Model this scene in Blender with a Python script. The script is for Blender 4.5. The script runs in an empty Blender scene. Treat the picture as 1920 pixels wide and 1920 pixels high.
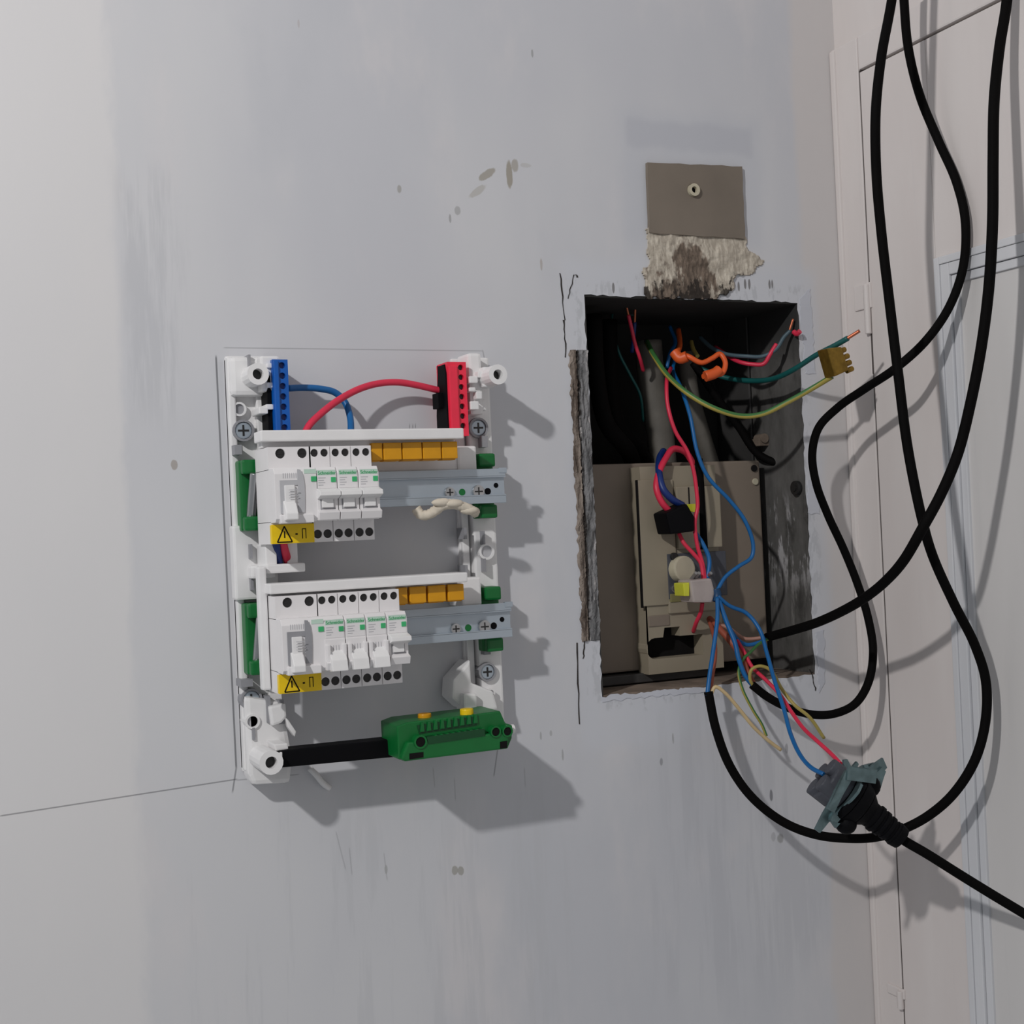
import bpy, bmesh, math, random
from mathutils import Vector, Matrix
random.seed(7)
SC = bpy.context.scene
COL = SC.collection

# ------------------------------------------------------------------ camera
# world: wall plane y = 0, x to the right, z up, the room at y < 0
FPX = 2500.0
YAW, ROLL, PITCH = math.radians(24.4), -math.atan(.045), math.radians(.6)
CAM = Vector((0, -1.117, 1.4))
fw = Vector((math.sin(YAW)*math.cos(PITCH), math.cos(YAW)*math.cos(PITCH), math.sin(PITCH)))
r0 = Vector((math.cos(YAW), -math.sin(YAW), 0)); u0 = r0.cross(fw)
RT = math.cos(ROLL)*r0 + math.sin(ROLL)*u0
UP = -math.sin(ROLL)*r0 + math.cos(ROLL)*u0
cd = bpy.data.cameras.new('camera'); cam = bpy.data.objects.new('camera', cd); COL.objects.link(cam)
cd.sensor_width = 36; cd.lens = FPX/1920*36; cd.clip_start = .01
M = Matrix((RT, UP, -fw)).transposed().to_4x4(); M.translation = CAM
cam.matrix_world = M
SC.camera = cam

# ------------------------------------------------------------------ light
w = bpy.data.worlds.new('world'); SC.world = w; w.use_nodes = True
w.node_tree.nodes['Background'].inputs[0].default_value = (.92, .96, 1.0, 1)
w.node_tree.nodes['Background'].inputs[1].default_value = .27
ld = bpy.data.lights.new('ceiling_bulb', 'POINT'); ld.energy = 84; ld.shadow_soft_size = .035
ld.color = (1.0, .985, .972)
lo = bpy.data.objects.new('ceiling_bulb', ld); lo.location = (-.95, -1.2, 2.4); COL.objects.link(lo)
vs = SC.view_settings
vs.view_transform = 'Standard'; vs.look = 'None'; vs.gamma = 1; vs.exposure = 0; vs.use_curve_mapping = False

# ------------------------------------------------------------------ placing
def ray(px, py): return fw + (px-960)/FPX*RT - (py-960)/FPX*UP
def at(px, py, d=0.0):                       # photo direction met at distance d in front of the wall
    v = ray(px, py); return CAM + v*((-d-CAM.y)/v.y)
def X(px, py, d): return at(px, py, d).x
def Z(px, py, d): return at(px, py, d).z
XR = .8944                                    # the door plane
def onr(px, py, off=0.0):                     # the same on the door side, off = distance in front of the door
    v = ray(px, py); return CAM + v*((XR-off)/v.x)

# ------------------------------------------------------------------ materials
def srgb(*c):
    return tuple((v/255/12.92 if v/255 <= .04045 else ((v/255+.055)/1.055)**2.4) for v in c)
def mat(name, rgb, rough=.5, metal=0, var=.08, scale=60, trans=0, spec=.5, bump=0):
    m = bpy.data.materials.new(name); m.use_nodes = True
    nt = m.node_tree; b = nt.nodes['Principled BSDF']
    b.inputs['Roughness'].default_value = rough; b.inputs['Metallic'].default_value = metal
    b.inputs['Specular IOR Level'].default_value = spec
    if trans: b.inputs['Transmission Weight'].default_value = trans
    tc = nt.nodes.new('ShaderNodeTexCoord'); n = nt.nodes.new('ShaderNodeTexNoise')
    n.inputs['Scale'].default_value = scale; n.inputs['Detail'].default_value = 4
    nt.links.new(tc.outputs['Object'], n.inputs['Vector'])
    r = nt.nodes.new('ShaderNodeValToRGB')
    r.color_ramp.elements[0].position = .3; r.color_ramp.elements[1].position = .7
    r.color_ramp.elements[0].color = tuple(v*(1-var) for v in rgb)+(1,)
    r.color_ramp.elements[1].color = tuple(min(1, v*(1+var)) for v in rgb)+(1,)
    nt.links.new(n.outputs['Fac'], r.inputs['Fac']); nt.links.new(r.outputs['Color'], b.inputs['Base Color'])
    if bump:
        bp = nt.nodes.new('ShaderNodeBump'); bp.inputs['Strength'].default_value = bump; bp.inputs['Distance'].default_value = .002
        nt.links.new(n.outputs['Fac'], bp.inputs['Height']); nt.links.new(bp.outputs['Normal'], b.inputs['Normal'])
    return m
WHITE = mat('white_plastic', (.80, .79, .79), .38, var=.03)
BRK = mat('breaker_plastic', (.78, .76, .765), .45, var=.02)
LIGHTGREY = mat('light_grey_plastic', (.47, .47, .49), .5, var=.04)
MIDGREY = mat('mid_grey_plastic', (.29, .29, .31), .5, var=.04)
INK = mat('dark_gap', (.010, .009, .009), .8, spec=.1)
BLACKP = mat('black_plastic', (.004, .004, .005), .6, spec=.08)
SHEATH = mat('black_rubber_sheath', (.004, .0036, .0036), .7, spec=.05)
BLUE = mat('blue_plastic', srgb(0, 86, 172), .4)
RED = mat('red_plastic', srgb(240, 45, 75), .4)
GREEN = mat('green_plastic', srgb(0, 104, 44), .4)
GREENMARK = mat('green_mark', srgb(60, 175, 110), .5)
YELLOW = mat('yellow_plastic', srgb(238, 200, 0), .45)
AMBER = mat('amber_plastic', srgb(214, 150, 0), .45)
ZINC = mat('zinc_steel', (.44, .50, .56), .42, .55, var=.05, scale=25)
CHROME = mat('bright_steel', (.45, .46, .47), .28, .9)
DSCREW = mat('dark_screw', (.035, .034, .034), .4, .5)
BRASS = mat('brass', srgb(150, 118, 50), .38, .75, var=.25, scale=180)
COPPER = mat('copper', srgb(190, 110, 80), .4, .7)
WBLUE = mat('blue_insulation', srgb(6, 94, 156), .45)
WDBLUE = mat('dark_blue_insulation', srgb(14, 44, 110), .45)
WRED = mat('red_insulation', srgb(215, 45, 75), .45)
WBROWN = mat('brown_insulation', srgb(150, 75, 55), .5)
WGREEN = mat('green_insulation', srgb(10, 82, 80), .45)
WORANGE = mat('orange_insulation', srgb(225, 95, 40), .45)
WYEL = mat('yellow_insulation', srgb(165, 148, 78), .5)
WBEIGE = mat('beige_insulation', srgb(205, 180, 135), .5)
CREAM = mat('cream_foam', srgb(215, 205, 188), .8, var=.1, scale=90, bump=.4)
BEIGE = mat('aged_beige_plastic', srgb(150, 140, 122), .55, var=.05, scale=20)
BEIGED = mat('aged_brown_plastic', srgb(128, 116, 104), .6, var=.06, scale=20)
KNOB = mat('cream_bakelite', srgb(190, 182, 160), .4)
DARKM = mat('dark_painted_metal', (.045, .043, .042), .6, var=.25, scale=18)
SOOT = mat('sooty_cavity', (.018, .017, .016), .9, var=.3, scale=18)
TUBE = mat('grey_conduit', (.115, .105, .09), .6, var=.15)
BRACK = mat('galvanised_bracket', srgb(105, 125, 128), .35, .7, var=.2, scale=120)
SOCK = mat('dark_grey_plastic', srgb(72, 74, 82), .55)
CLEAR = mat('clear_pinkish_plastic', srgb(205, 192, 188), .25, trans=.35)
NEON = mat('yellow_green_plastic', srgb(205, 205, 60), .4)
CEMENT = mat('bare_cement_board', srgb(124, 114, 103), .9, var=.10, scale=14, bump=.25)
CHIP = mat('chipped_cream_plaster', srgb(196, 186, 172), .9, var=.10, scale=35, bump=.5)
MORTAR = mat('crumbling_brown_mortar', srgb(118, 104, 92), .95, var=.35, scale=45, bump=.8)
GRIME = mat('black_grime', srgb(40, 34, 30), .95, var=.4, scale=60)
OLDGREY = mat('worn_grey_plaster_edge', srgb(150, 148, 148), .9, var=.5, scale=70, bump=.8)
PAINTW = mat('fresh_bluish_white_filler', srgb(196, 198, 206), .8, var=.06, scale=22)

def earth_mat():                              # green and yellow striped insulation
    m = bpy.data.materials.new('green_yellow_insulation'); m.use_nodes = True
    nt = m.node_tree; b = nt.nodes['Principled BSDF']; b.inputs['Roughness'].default_value = .45
    g = nt.nodes.new('ShaderNodeNewGeometry')
    r = nt.nodes.new('ShaderNodeValToRGB'); r.color_ramp.interpolation = 'CONSTANT'
    r.color_ramp.elements[0].position = 0; r.color_ramp.elements[0].color = srgb(165, 150, 70)+(1,)
    r.color_ramp.elements[1].position = .55; r.color_ramp.elements[1].color = srgb(60, 112, 58)+(1,)
    dp = nt.nodes.new('ShaderNodeVectorMath'); dp.operation = 'DOT_PRODUCT'; dp.inputs[1].default_value = (.35, 0, .5)
    nt.links.new(g.outputs['Normal'], dp.inputs[0])
    ad = nt.nodes.new('ShaderNodeMath'); ad.operation = 'ADD'; ad.inputs[1].default_value = .72; nt.links.new(dp.outputs['Value'], ad.inputs[0])
    nt.links.new(ad.outputs[0], r.inputs['Fac'])
    nt.links.new(r.outputs['Color'], b.inputs['Base Color']); return m
EARTH = earth_mat()

# --- small expression helper for the wall materials
class E:
    nt = None
    def __init__(s, o): s.o = o
    @staticmethod
    def m(op, a, b=None, c=None, clamp=False):
        n = E.nt.nodes.new('ShaderNodeMath'); n.operation = op; n.use_clamp = clamp
        for i, v in enumerate((a, b, c)):
            if v is None: continue
            if isinstance(v, E): E.nt.links.new(v.o, n.inputs[i])
            else: n.inputs[i].default_value = v
        return E(n.outputs[0])
    def __add__(s, o): return E.m('ADD', s, o)
    def __radd__(s, o): return E.m('ADD', s, o)
    def __sub__(s, o): return E.m('SUBTRACT', s, o)
    def __rsub__(s, o): return E.m('SUBTRACT', o, s)
    def __mul__(s, o): return E.m('MULTIPLY', s, o)
    def __rmul__(s, o): return E.m('MULTIPLY', s, o)
    def absv(s): return E.m('ABSOLUTE', s)
def step(e, a, b):                            # smooth 0..1 from a to b
    n = E.nt.nodes.new('ShaderNodeMapRange'); n.interpolation_type = 'SMOOTHSTEP'
    n.inputs['From Min'].default_value = a; n.inputs['From Max'].default_value = b
    E.nt.links.new(e.o, n.inputs['Value']); return E(n.outputs[0])
def noise(sx, sy, sz, detail=5, rough=.55, off=0):
    tc = E.nt.nodes.new('ShaderNodeTexCoord'); mp = E.nt.nodes.new('ShaderNodeMapping')
    mp.inputs['Scale'].default_value = (sx, sy, sz); mp.inputs['Location'].default_value = (off, off*1.7, off*.6)
    n = E.nt.nodes.new('ShaderNodeTexNoise'); n.inputs['Scale'].default_value = 1; n.inputs['Detail'].default_value = detail; n.inputs['Roughness'].default_value = rough
    E.nt.links.new(tc.outputs['Object'], mp.inputs[0]); E.nt.links.new(mp.outputs[0], n.inputs['Vector'])
    return E(n.outputs['Fac'])
def mix(fac, a, b):
    n = E.nt.nodes.new('ShaderNodeMix'); n.data_type = 'RGBA'
    if isinstance(fac, E): E.nt.links.new(fac.o, n.inputs[0])
    else: n.inputs[0].default_value = fac
    for i, v in ((6, a), (7, b)):
        if isinstance(v, tuple): n.inputs[i].default_value = v+(1,)
        else: E.nt.links.new(v, n.inputs[i])
    return n.outputs[2]
def begin(name, rough):
    m = bpy.data.materials.new(name); m.use_nodes = True; E.nt = m.node_tree
    m.node_tree.nodes['Principled BSDF'].inputs['Roughness'].default_value = rough
    tc = E.nt.nodes.new('ShaderNodeTexCoord'); s = E.nt.nodes.new('ShaderNodeSeparateXYZ')
    E.nt.links.new(tc.outputs['Object'], s.inputs[0])
    return m, E(s.outputs[0]), E(s.outputs[1]), E(s.outputs[2])

def wall_mat():
    m, x, y, z = begin('patched_painted_plaster', .75)
    big = noise(2.6, 1, 1.3, 4, .55, 3); mid = noise(9, 1, 4, 5, .6, 11); streak = noise(75, 1, 6, 4, .65, 5)
    fine = noise(140, 1, 60, 4, .6, 8); rag = noise(24, 1, 9, 5, .65, 17)
    pink, grey, blue = (.69, .66, .665), (.63, .63, .65), (.57, .575, .61)
    c = mix(step(big, .40, .60), blue, grey)
    c = mix(step(mid, .50, .72)*.55, c, pink)
    c = mix(step(noise(5, 1, 2.4, 5, .6, 29), .54, .70)*.6, c, (.54, .55, .585))
    # paler rolled band on the left with a ragged edge, and the pink band by the door frame
    xe = X(212, 300, 0)
    c = mix((1-step(x+(rag-.5)*.035, xe-.006, xe+.006))*.75, c, (.715, .70, .70))
    xs = X(1520, 900, 0)
    c = mix(step(x+(rag-.5)*.02, xs-.006, xs+.008)*.8, c, (.64, .60, .585))
    # scraped, darker drag marks along the edge of the band
    a = at(250, 420, 0); b = at(300, 690, 0)
    dx = (x - (a.x + .012)).absv(); dz = (z - (a.z+b.z)/2).absv()
    k = (1-step(dx+(rag-.5)*.05, .012, .030))*(1-step(dz+(rag-.5)*.03, .075, .125))*step(streak, .46, .62)
    c = mix(k*.32, c, (.42, .43, .46))
    # bluish filler brushed round the cement board and around the opening
    def rect(x0, x1, z0, z1, s=.012, wob=.03):
        cx, cz, hx, hz = (x0+x1)/2, (z0+z1)/2, (x1-x0)/2, (z1-z0)/2
        return (1-step((x-cx).absv()+(rag-.5)*wob, hx-s, hx+s))*(1-step((z-cz).absv()+(rag-.5)*wob, hz-s, hz+s))
    c = mix(rect(.640, .800, 1.668, 1.800)*.55, c, (.53, .545, .59))
    c = mix(rect(.645, .790, 1.762, 1.790, .005, .015)*.5, c, (.47, .48, .53))
    c = mix(rect(.568, .862, 1.185, 1.650, .010, .016)*.75, c, (.60, .612, .655))
    c = mix(rect(.575, .850, 1.222, 1.632, .004, .03)*step(fine, .50, .60)*.45, c, (.42, .43, .455))
    c = mix(rect(.64, .84, .93, 1.20, .04, .1)*step(streak, .42, .60)*.45, c, (.50, .505, .54))
    c = mix(rect(.20, .56, .90, 1.16, .05, .1)*step(streak, .50, .66)*.35, c, (.52, .525, .55))
    # pencil lines: outline traced round the panel and a level line
    def line(p, q, wd, amt):
        nonlocal c
        d = Vector((q.x-p.x, q.z-p.z)); L = d.length; d /= L
        al = (x-p.x)*d.x + (z-p.z)*d.y; ac = ((x-p.x)*(-d.y) + (z-p.z)*d.x).absv()
        k = (1-step(ac, wd*.4, wd))*(1-step((al-L/2).absv(), L/2-.002, L/2+.002))
        c = mix(k*amt, c, (.10, .10, .11))
    line(at(405, 668), at(443, 1440), .0011, .75); line(at(420, 652), at(905, 658), .0007, .35)
    line(at(905, 657), at(912, 690), .0008, .4)
    line(at(0, 1530), at(444, 1461), .0008, .6); line(at(933, 1405), at(926, 1455), .0009, .5)
    line(at(443, 1440), at(436, 1485), .0010, .6); line(at(443, 1463), at(560, 1452), .0008, .35)
    for (px, py) in ((768, 800), (774, 800), (779, 799)): line(at(px, py-4), at(px, py+4), .0007, .5)
    for (p0, p1) in (((812, 1440), (815, 1475)), ((852, 1460), (854, 1500)), ((983, 1440), (985, 1475)), ((630, 1560), (648, 1630)), ((655, 1590), (660, 1640)), ((720, 1600), (726, 1650))):
        line(at(*p0), at(*p1), .0008, .22)
    # brown scuffs and chips where the paint is off
    def blob(px, py, rx, rz, col, amt=.9, wob=.5, ang=0):
        nonlocal c
        p = at(px, py); ca, sa = math.cos(ang), math.sin(ang)
        u = ((x-p.x)*ca + (z-p.z)*sa)*(1/rx); v = ((x-p.x)*(-sa) + (z-p.z)*ca)*(1/rz)
        r = u*u + v*v + (fine-.5)*(wob*4)
        c = mix((1-step(r, .6, 1.3))*amt, c, col)
    tan = (.33, .30, .25)
    blob(913, 327, .010, .0035, tan, .8, .6, .55); blob(897, 358, .010, .0030, (.42, .40, .36), .6, .6, .6)
    blob(955, 325, .0032, .014, tan, .9, .5); blob(965, 310, .004, .006, tan, .7, .5); blob(985, 310, .006, .002, (.45, .44, .42), .5)
    blob(858, 395, .003, .004, (.36, .36, .36), .7); blob(844, 410, .0012, .004, (.3, .3, .3), .7)
    blob(749, 355, .0022, .004, (.36, .35, .33), .8); blob(327, 872, .0028, .004, (.36, .32, .29), .8)
    blob(998, 100, .0012, .004, (.3, .3, .3), .7); blob(560, 45, .001, .004, (.45, .4, .4), .5)
    blob(853, 1632, .003, .004, (.34, .33, .30), .8); blob(864, 1633, .003, .004, (.34, .33, .30), .8); blob(724, 1630, .0015, .004, (.38, .38, .38), .7)
    blob(1014, 1380, .001, .004, (.3, .3, .3), .6); blob(1033, 1375, .0015, .003, (.35, .35, .35), .6); blob(1055, 1415, .001, .005, (.3, .3, .3), .6)
    blob(1240, 1428, .002, .004, (.28, .28, .3), .8); blob(1475, 1403, .002, .005, (.3, .3, .32), .7)
    blob(1446, 1492, .0018, .006, (.2, .2, .22), .9); blob(1463, 1572, .004, .005, (.3, .3, .3), .8); blob(1450, 1570, .003, .005, (.38, .38, .4), .6)
    blob(1262, 1385, .001, .005, (.3, .3, .3), .6); blob(1015, 495, .0014, .006, (.4, .36, .33), .7); blob(1590, 65, .0035, .006, (.4, .36, .3), .8)
    for q in ((1397, 533), (1405, 533), (1385, 537), (1443, 533), (1448, 533), (1240, 545), (1150, 540)):
        blob(q[0], q[1], .0014, .005, (.16, .15, .15), .85)
    nt = E.nt; b = nt.nodes['Principled BSDF']; nt.links.new(c, b.inputs['Base Color'])
    bp = nt.nodes.new('ShaderNodeBump'); bp.inputs['Strength'].default_value = .15; bp.inputs['Distance'].default_value = .0015
    h = mid*.7 + streak*.3; nt.links.new(h.o, bp.inputs['Height']); nt.links.new(bp.outputs[0], b.inputs['Normal'])
    return m
def door_mat(name, base, tint):
    m, x, y, z = begin(name, .5)
    n = noise(1, 14, 3, 4, .55, 2); s = noise(1, 90, 4, 4, .6, 6)
    c = mix(step(n, .38, .66), base, tint)
    c = mix(step(s, .60, .80)*.18, c, (.45, .45, .48))
    E.nt.links.new(c, E.nt.nodes['Principled BSDF'].inputs['Base Color']); return m
def reveal_mat():                             # dark grey paint with smears of white filler
    m, x, y, z = begin('smeared_grey_paint', .7)
    n = noise(1, 30, 14, 6, .7, 4); s = noise(1, 70, 16, 5, .7, 9)
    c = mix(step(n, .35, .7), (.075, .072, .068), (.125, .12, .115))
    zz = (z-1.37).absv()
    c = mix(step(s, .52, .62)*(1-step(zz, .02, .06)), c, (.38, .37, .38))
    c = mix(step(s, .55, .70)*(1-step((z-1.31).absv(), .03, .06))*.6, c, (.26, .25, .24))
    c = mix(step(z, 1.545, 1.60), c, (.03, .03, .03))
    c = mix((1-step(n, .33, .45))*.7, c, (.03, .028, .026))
    E.nt.links.new(c, E.nt.nodes['Principled BSDF'].inputs['Base Color']); return m
WALL = wall_mat(); REVEAL = reveal_mat()
DOOR = door_mat('old_white_door_paint', (.665, .61, .59), (.70, .65, .63))
DOORP = door_mat('greyish_white_door_paint', (.62, .60, .59), (.655, .635, .625))
MOULD = door_mat('bluish_white_moulding_paint', (.60, .605, .63), (.66, .66, .68))

# ------------------------------------------------------------------ mesh helpers
class MB:
    def __init__(s): s.bm = bmesh.new(); s.uv = s.bm.loops.layers.uv.new('UVMap')
    def box(s, x0, x1, z0, z1, d0, d1, bev=0):
        x0, x1 = sorted((x0, x1)); z0, z1 = sorted((z0, z1)); d0, d1 = sorted((d0, d1))
        return s.hexa([(x0, -d0, z0), (x1, -d0, z0), (x1, -d0, z1), (x0, -d0, z1)], [(x0, -d1, z0), (x1, -d1, z0), (x1, -d1, z1), (x0, -d1, z1)], bev)
    def hexa(s, a, b, bev=0):
        t = bmesh.new()
        va = [t.verts.new(p) for p in a]; vb = [t.verts.new(p) for p in b]
        n = len(a); t.faces.new(va); t.faces.new(vb[::-1])
        for i in range(n): t.faces.new((va[i], va[(i+1) % n], vb[(i+1) % n], vb[i]))
        bmesh.ops.recalc_face_normals(t, faces=t.faces)
        if bev: bmesh.ops.bevel(t, geom=list(t.edges), offset=bev, segments=2, profile=.6, affect='EDGES')
        s._join(t); return s
    def _join(s, t):
        me = bpy.data.meshes.new('tmp'); t.to_mesh(me); t.free(); s.bm.from_mesh(me); bpy.data.meshes.remove(me)
    def prism(s, pts, d0, d1, bev=0):          # (x, z) outline pushed out from the wall
        return s.hexa([(p[0], -d0, p[1]) for p in pts], [(p[0], -d1, p[1]) for p in pts], bev)
    def xprism(s, pts, x0, x1, bev=0):         # (z, d) side profile swept along x
        return s.hexa([(x0, -p[1], p[0]) for p in pts], [(x1, -p[1], p[0]) for p in pts], bev)
    def plate(s, outer, holes, d0, d1):        # (x, z) outline with real openings
        t = bmesh.new(); loops = []
        for lp in [outer]+holes:
            vs_ = [t.verts.new((p[0], -d1, p[1])) for p in lp]
            for i in range(len(vs_)): t.edges.new((vs_[i], vs_[(i+1) % len(vs_)]))
            loops.append(vs_)
        bmesh.ops.triangle_fill(t, edges=list(t.edges), use_beauty=True, normal=(0, -1, 0))
        if d0 != d1:
            for vs_ in loops:
                vb = [t.verts.new((v.co.x, -d0, v.co.z)) for v in vs_]
                for i in range(len(vs_)):
                    j = (i+1) % len(vs_); t.faces.new((vs_[i], vs_[j], vb[j], vb[i]))
        bmesh.ops.recalc_face_normals(t, faces=t.faces); s._join(t); return s
    def cyl(s, p, q, r, seg=16, r2=None, bev=0):
        p, q = Vector(p), Vector(q); ax = (q-p).normalized()
        e1 = ax.orthogonal().normalized(); e2 = ax.cross(e1); r2 = r if r2 is None else r2
        A = [p+r*(math.cos(2*math.pi*i/seg)*e1+math.sin(2*math.pi*i/seg)*e2) for i in range(seg)]
        B = [q+r2*(math.cos(2*math.pi*i/seg)*e1+math.sin(2*math.pi*i/seg)*e2) for i in range(seg)]
        return s.hexa(A, B, bev)
    def ring(s, p, q, r, ri, seg=18):          # short hollow collar
        p, q = Vector(p), Vector(q); ax = (q-p).normalized(); e1 = ax.orthogonal().normalized(); e2 = ax.cross(e1)
        t = bmesh.new(); R = []
        for c_, rr in ((p, r), (q, r), (q, ri), (p, ri)):
            R.append([t.verts.new(c_+rr*(math.cos(2*math.pi*i/seg)*e1+math.sin(2*math.pi*i/seg)*e2)) for i in range(seg)])
        for k in range(4):
            for i in range(seg):
                j = (i+1) % seg; t.faces.new((R[k][i], R[k][j], R[(k+1) % 4][j], R[(k+1) % 4][i]))
        bmesh.ops.recalc_face_normals(t, faces=t.faces); s._join(t); return s
    def tube(s, pts, r, seg=12, sub=8, radii=None, smooth=True):
        P = spline(pts, sub) if smooth else [Vector(p) for p in pts]
        n = len(P); rings = []
        T0 = (P[1]-P[0]).normalized(); e = Vector((0, -1, .2)); e = (e-e.dot(T0)*T0).normalized()
        for i, p in enumerate(P):
            T = (P[min(i+1, n-1)]-P[max(i-1, 0)]).normalized()
            e = (e-e.dot(T)*T).normalized(); b = T.cross(e)
            rr = r if radii is None else radii[0]+(radii[1]-radii[0])*i/(n-1)
            rings.append([s.bm.verts.new(p+rr*(math.cos(2*math.pi*k/seg)*e+math.sin(2*math.pi*k/seg)*b)) for k in range(seg)])
        for i in range(n-1):
            for k in range(seg):
                j = (k+1) % seg
                f = s.bm.faces.new((rings[i][k], rings[i+1][k], rings[i+1][j], rings[i][j])); f.smooth = True
                for l in f.loops: l[s.uv].uv = (i/n, (k/seg))
        s.bm.faces.new(rings[0]); s.bm.faces.new(rings[-1][::-1]); return s
    def blob(s, c, rx, ry, rz, jit=0, seg=12):
        t = bmesh.new(); bmesh.ops.create_uvsphere(t, u_segments=seg, v_segments=max(6, seg//2+2), radius=1)
        for v in t.verts:
            k = 1+random.uniform(-jit, jit); v.co = Vector((v.co.x*rx*k, v.co.y*ry*k, v.co.z*rz*k))+Vector(c)
        for f in t.faces: f.smooth = True
        s._join(t); return s
    def build(s, name, m, parent=None, kind=None, label=None):
        me = bpy.data.meshes.new(name); s.bm.normal_update(); s.bm.to_mesh(me); s.bm.free()
        me.materials.append(m)
        o = bpy.data.objects.new(name, me); COL.objects.link(o)
        if parent:
            o.parent = parent
            if parent.type == 'EMPTY': o.matrix_parent_inverse = Matrix.Translation(-parent.location)
        if kind: o['kind'] = kind
        if label: o['label'] = label
        return o
def spline(pts, sub=8):
    P = [Vector(p) for p in pts]; P = [P[0]*2-P[1]]+P+[P[-1]*2-P[-2]]; out = []
    for i in range(1, len(P)-2):
        a, b, c, d = P[i-1:i+3]
        # centripetal Catmull-Rom, so that uneven spacing makes no loops
        t0 = 0; t1 = t0+max(1e-6, (b-a).length**.5); t2 = t1+max(1e-6, (c-b).length**.5); t3 = t2+max(1e-6, (d-c).length**.5)
        for k in range(sub):
            t = t1+(t2-t1)*k/sub
            A1 = a*((t1-t)/(t1-t0))+b*((t-t0)/(t1-t0)); A2 = b*((t2-t)/(t2-t1))+c*((t-t1)/(t2-t1)); A3 = c*((t3-t)/(t3-t2))+d*((t-t2)/(t3-t2))
            B1 = A1*((t2-t)/(t2-t0))+A2*((t-t0)/(t2-t0)); B2 = A2*((t3-t)/(t3-t1))+A3*((t-t1)/(t3-t1))
            out.append(B1*((t2-t)/(t2-t1))+B2*((t-t1)/(t2-t1)))
    out.append(P[-2]); return out
def circle(cx, cz, r, n=16): return [(cx+r*math.cos(2*math.pi*i/n), cz+r*math.sin(2*math.pi*i/n)) for i in range(n)]
def thing(name, label, cat, loc, group=None):
    o = bpy.data.objects.new(name, None); COL.objects.link(o); o.location = loc
    o.empty_display_size = .02; o['label'] = label; o['category'] = cat
    if group: o['group'] = group
    return o
def tag(o, label, cat, group=None):
    o['label'] = label; o['category'] = cat
    if group: o['group'] = group
    return o
def pts(*q): return [at(*p) for p in q]
def quad(q, d):                                # photo corners on the plane d -> (x, z) outline
    return [(at(px, py, d).x, at(px, py, d).z) for px, py in q]
def jag(poly, step_=.006, amp=.002):           # roughen an outline
    out = []
    for i, p in enumerate(poly):
        q = poly[(i+1) % len(poly)]; L = math.hypot(q[0]-p[0], q[1]-p[1]); n = max(1, int(L/step_))
        for k in range(n):
            t = k/n; j = amp if k else amp*.5
            out.append((p[0]+(q[0]-p[0])*t+random.uniform(-j, j), p[1]+(q[1]-p[1])*t+random.uniform(-j, j)))
    return out

# ================================================================== the setting
HX0, HX1, HZ0, HZ1 = .592, .838, 1.2345, 1.6155
hole = jag([(HX0, HZ0), (HX1, HZ0), (HX1, HZ1), (HX0, HZ1)], .007, .0013)
wl = MB().plate([(-1.6, 0), (.9005, 0), (.9005, 2.75), (-1.6, 2.75)], [hole], 0, 0)
wl.build('wall_back', WALL, kind='structure')
# niche behind the opening: sides, dark back
nd = -.15
rv = MB(); n = len(hole)
bot, top, lef, rig = MB(), MB(), MB(), MB()
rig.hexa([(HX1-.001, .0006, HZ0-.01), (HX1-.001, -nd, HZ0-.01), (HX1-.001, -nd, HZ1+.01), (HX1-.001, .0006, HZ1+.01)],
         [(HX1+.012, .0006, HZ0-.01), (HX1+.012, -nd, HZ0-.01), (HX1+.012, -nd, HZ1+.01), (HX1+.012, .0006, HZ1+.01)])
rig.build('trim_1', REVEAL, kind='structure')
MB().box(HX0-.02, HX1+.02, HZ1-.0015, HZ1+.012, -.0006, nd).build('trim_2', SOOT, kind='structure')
MB().box(HX0-.02, HX1+.02, HZ0-.012, HZ0+.0015, -.0006, nd).build('trim_3', MORTAR, kind='structure')
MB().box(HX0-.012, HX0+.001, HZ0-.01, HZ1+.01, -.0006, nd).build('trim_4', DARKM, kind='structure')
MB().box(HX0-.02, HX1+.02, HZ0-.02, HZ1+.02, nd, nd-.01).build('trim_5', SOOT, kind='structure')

# side with the door: wall above, casing, door leaf
XW = .9005
sw = MB(); sw.hexa([(XW, 0, 0), (XW, -2.4, 0), (XW, -2.4, 2.75), (XW, 0, 2.75)], [(XW+.08, 0, 0), (XW+.08, -2.4, 0), (XW+.08, -2.4, 2.75), (XW+.08, 0, 2.75)])
sw.build('wall_right', DOOR, kind='structure')
YG, ZT = -.0437, 1.8445                         # gap lines between casing and leaf
cs = MB()
def rbox(b, x0, x1, y0, y1, z0, z1, bev=0):
    return b.hexa([(x0, y0, z0), (x1, y0, z0), (x1, y1, z0), (x0, y1, z0)], [(x0, y0, z1), (x1, y0, z1), (x1, y1, z1), (x0, y1, z1)], bev)
rbox(cs, XR, XW+.004, 0, YG+.0008, 0, 1.880, .002); rbox(cs, XR-.0005, XW+.004, YG-.0002, -1.0, ZT+.0012, 1.880, .002)
rbox(cs, XR-.0022, XR+.002, -.0005, -.0085, 0, 1.878, .0018)
cs.build('trim_6', DOOR, kind='structure')
door = bpy.data.objects.new('door_1', None); COL.objects.link(door); door.location = (XR, YG, 0); door['kind'] = 'structure'
lf = MB()
YM0, YM1, ZM = -.140, -.168, 1.6345
rbox(lf, XR, XW+.003, YG-.0010, YM0, .02, ZT-.0014, .0012)                 # hinge stile
rbox(lf, XR, XW+.003, YM0, -.82, ZM, ZT-.0014, .0012)                       # top rail
lf.build('door_leaf', DOOR, door)
rbox(MB(), XR+.0038, XW+.003, YM0, -.82, .02, ZM).build('door_panel', DOORP, door, label='flat sunk door panel inside the moulding')
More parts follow.
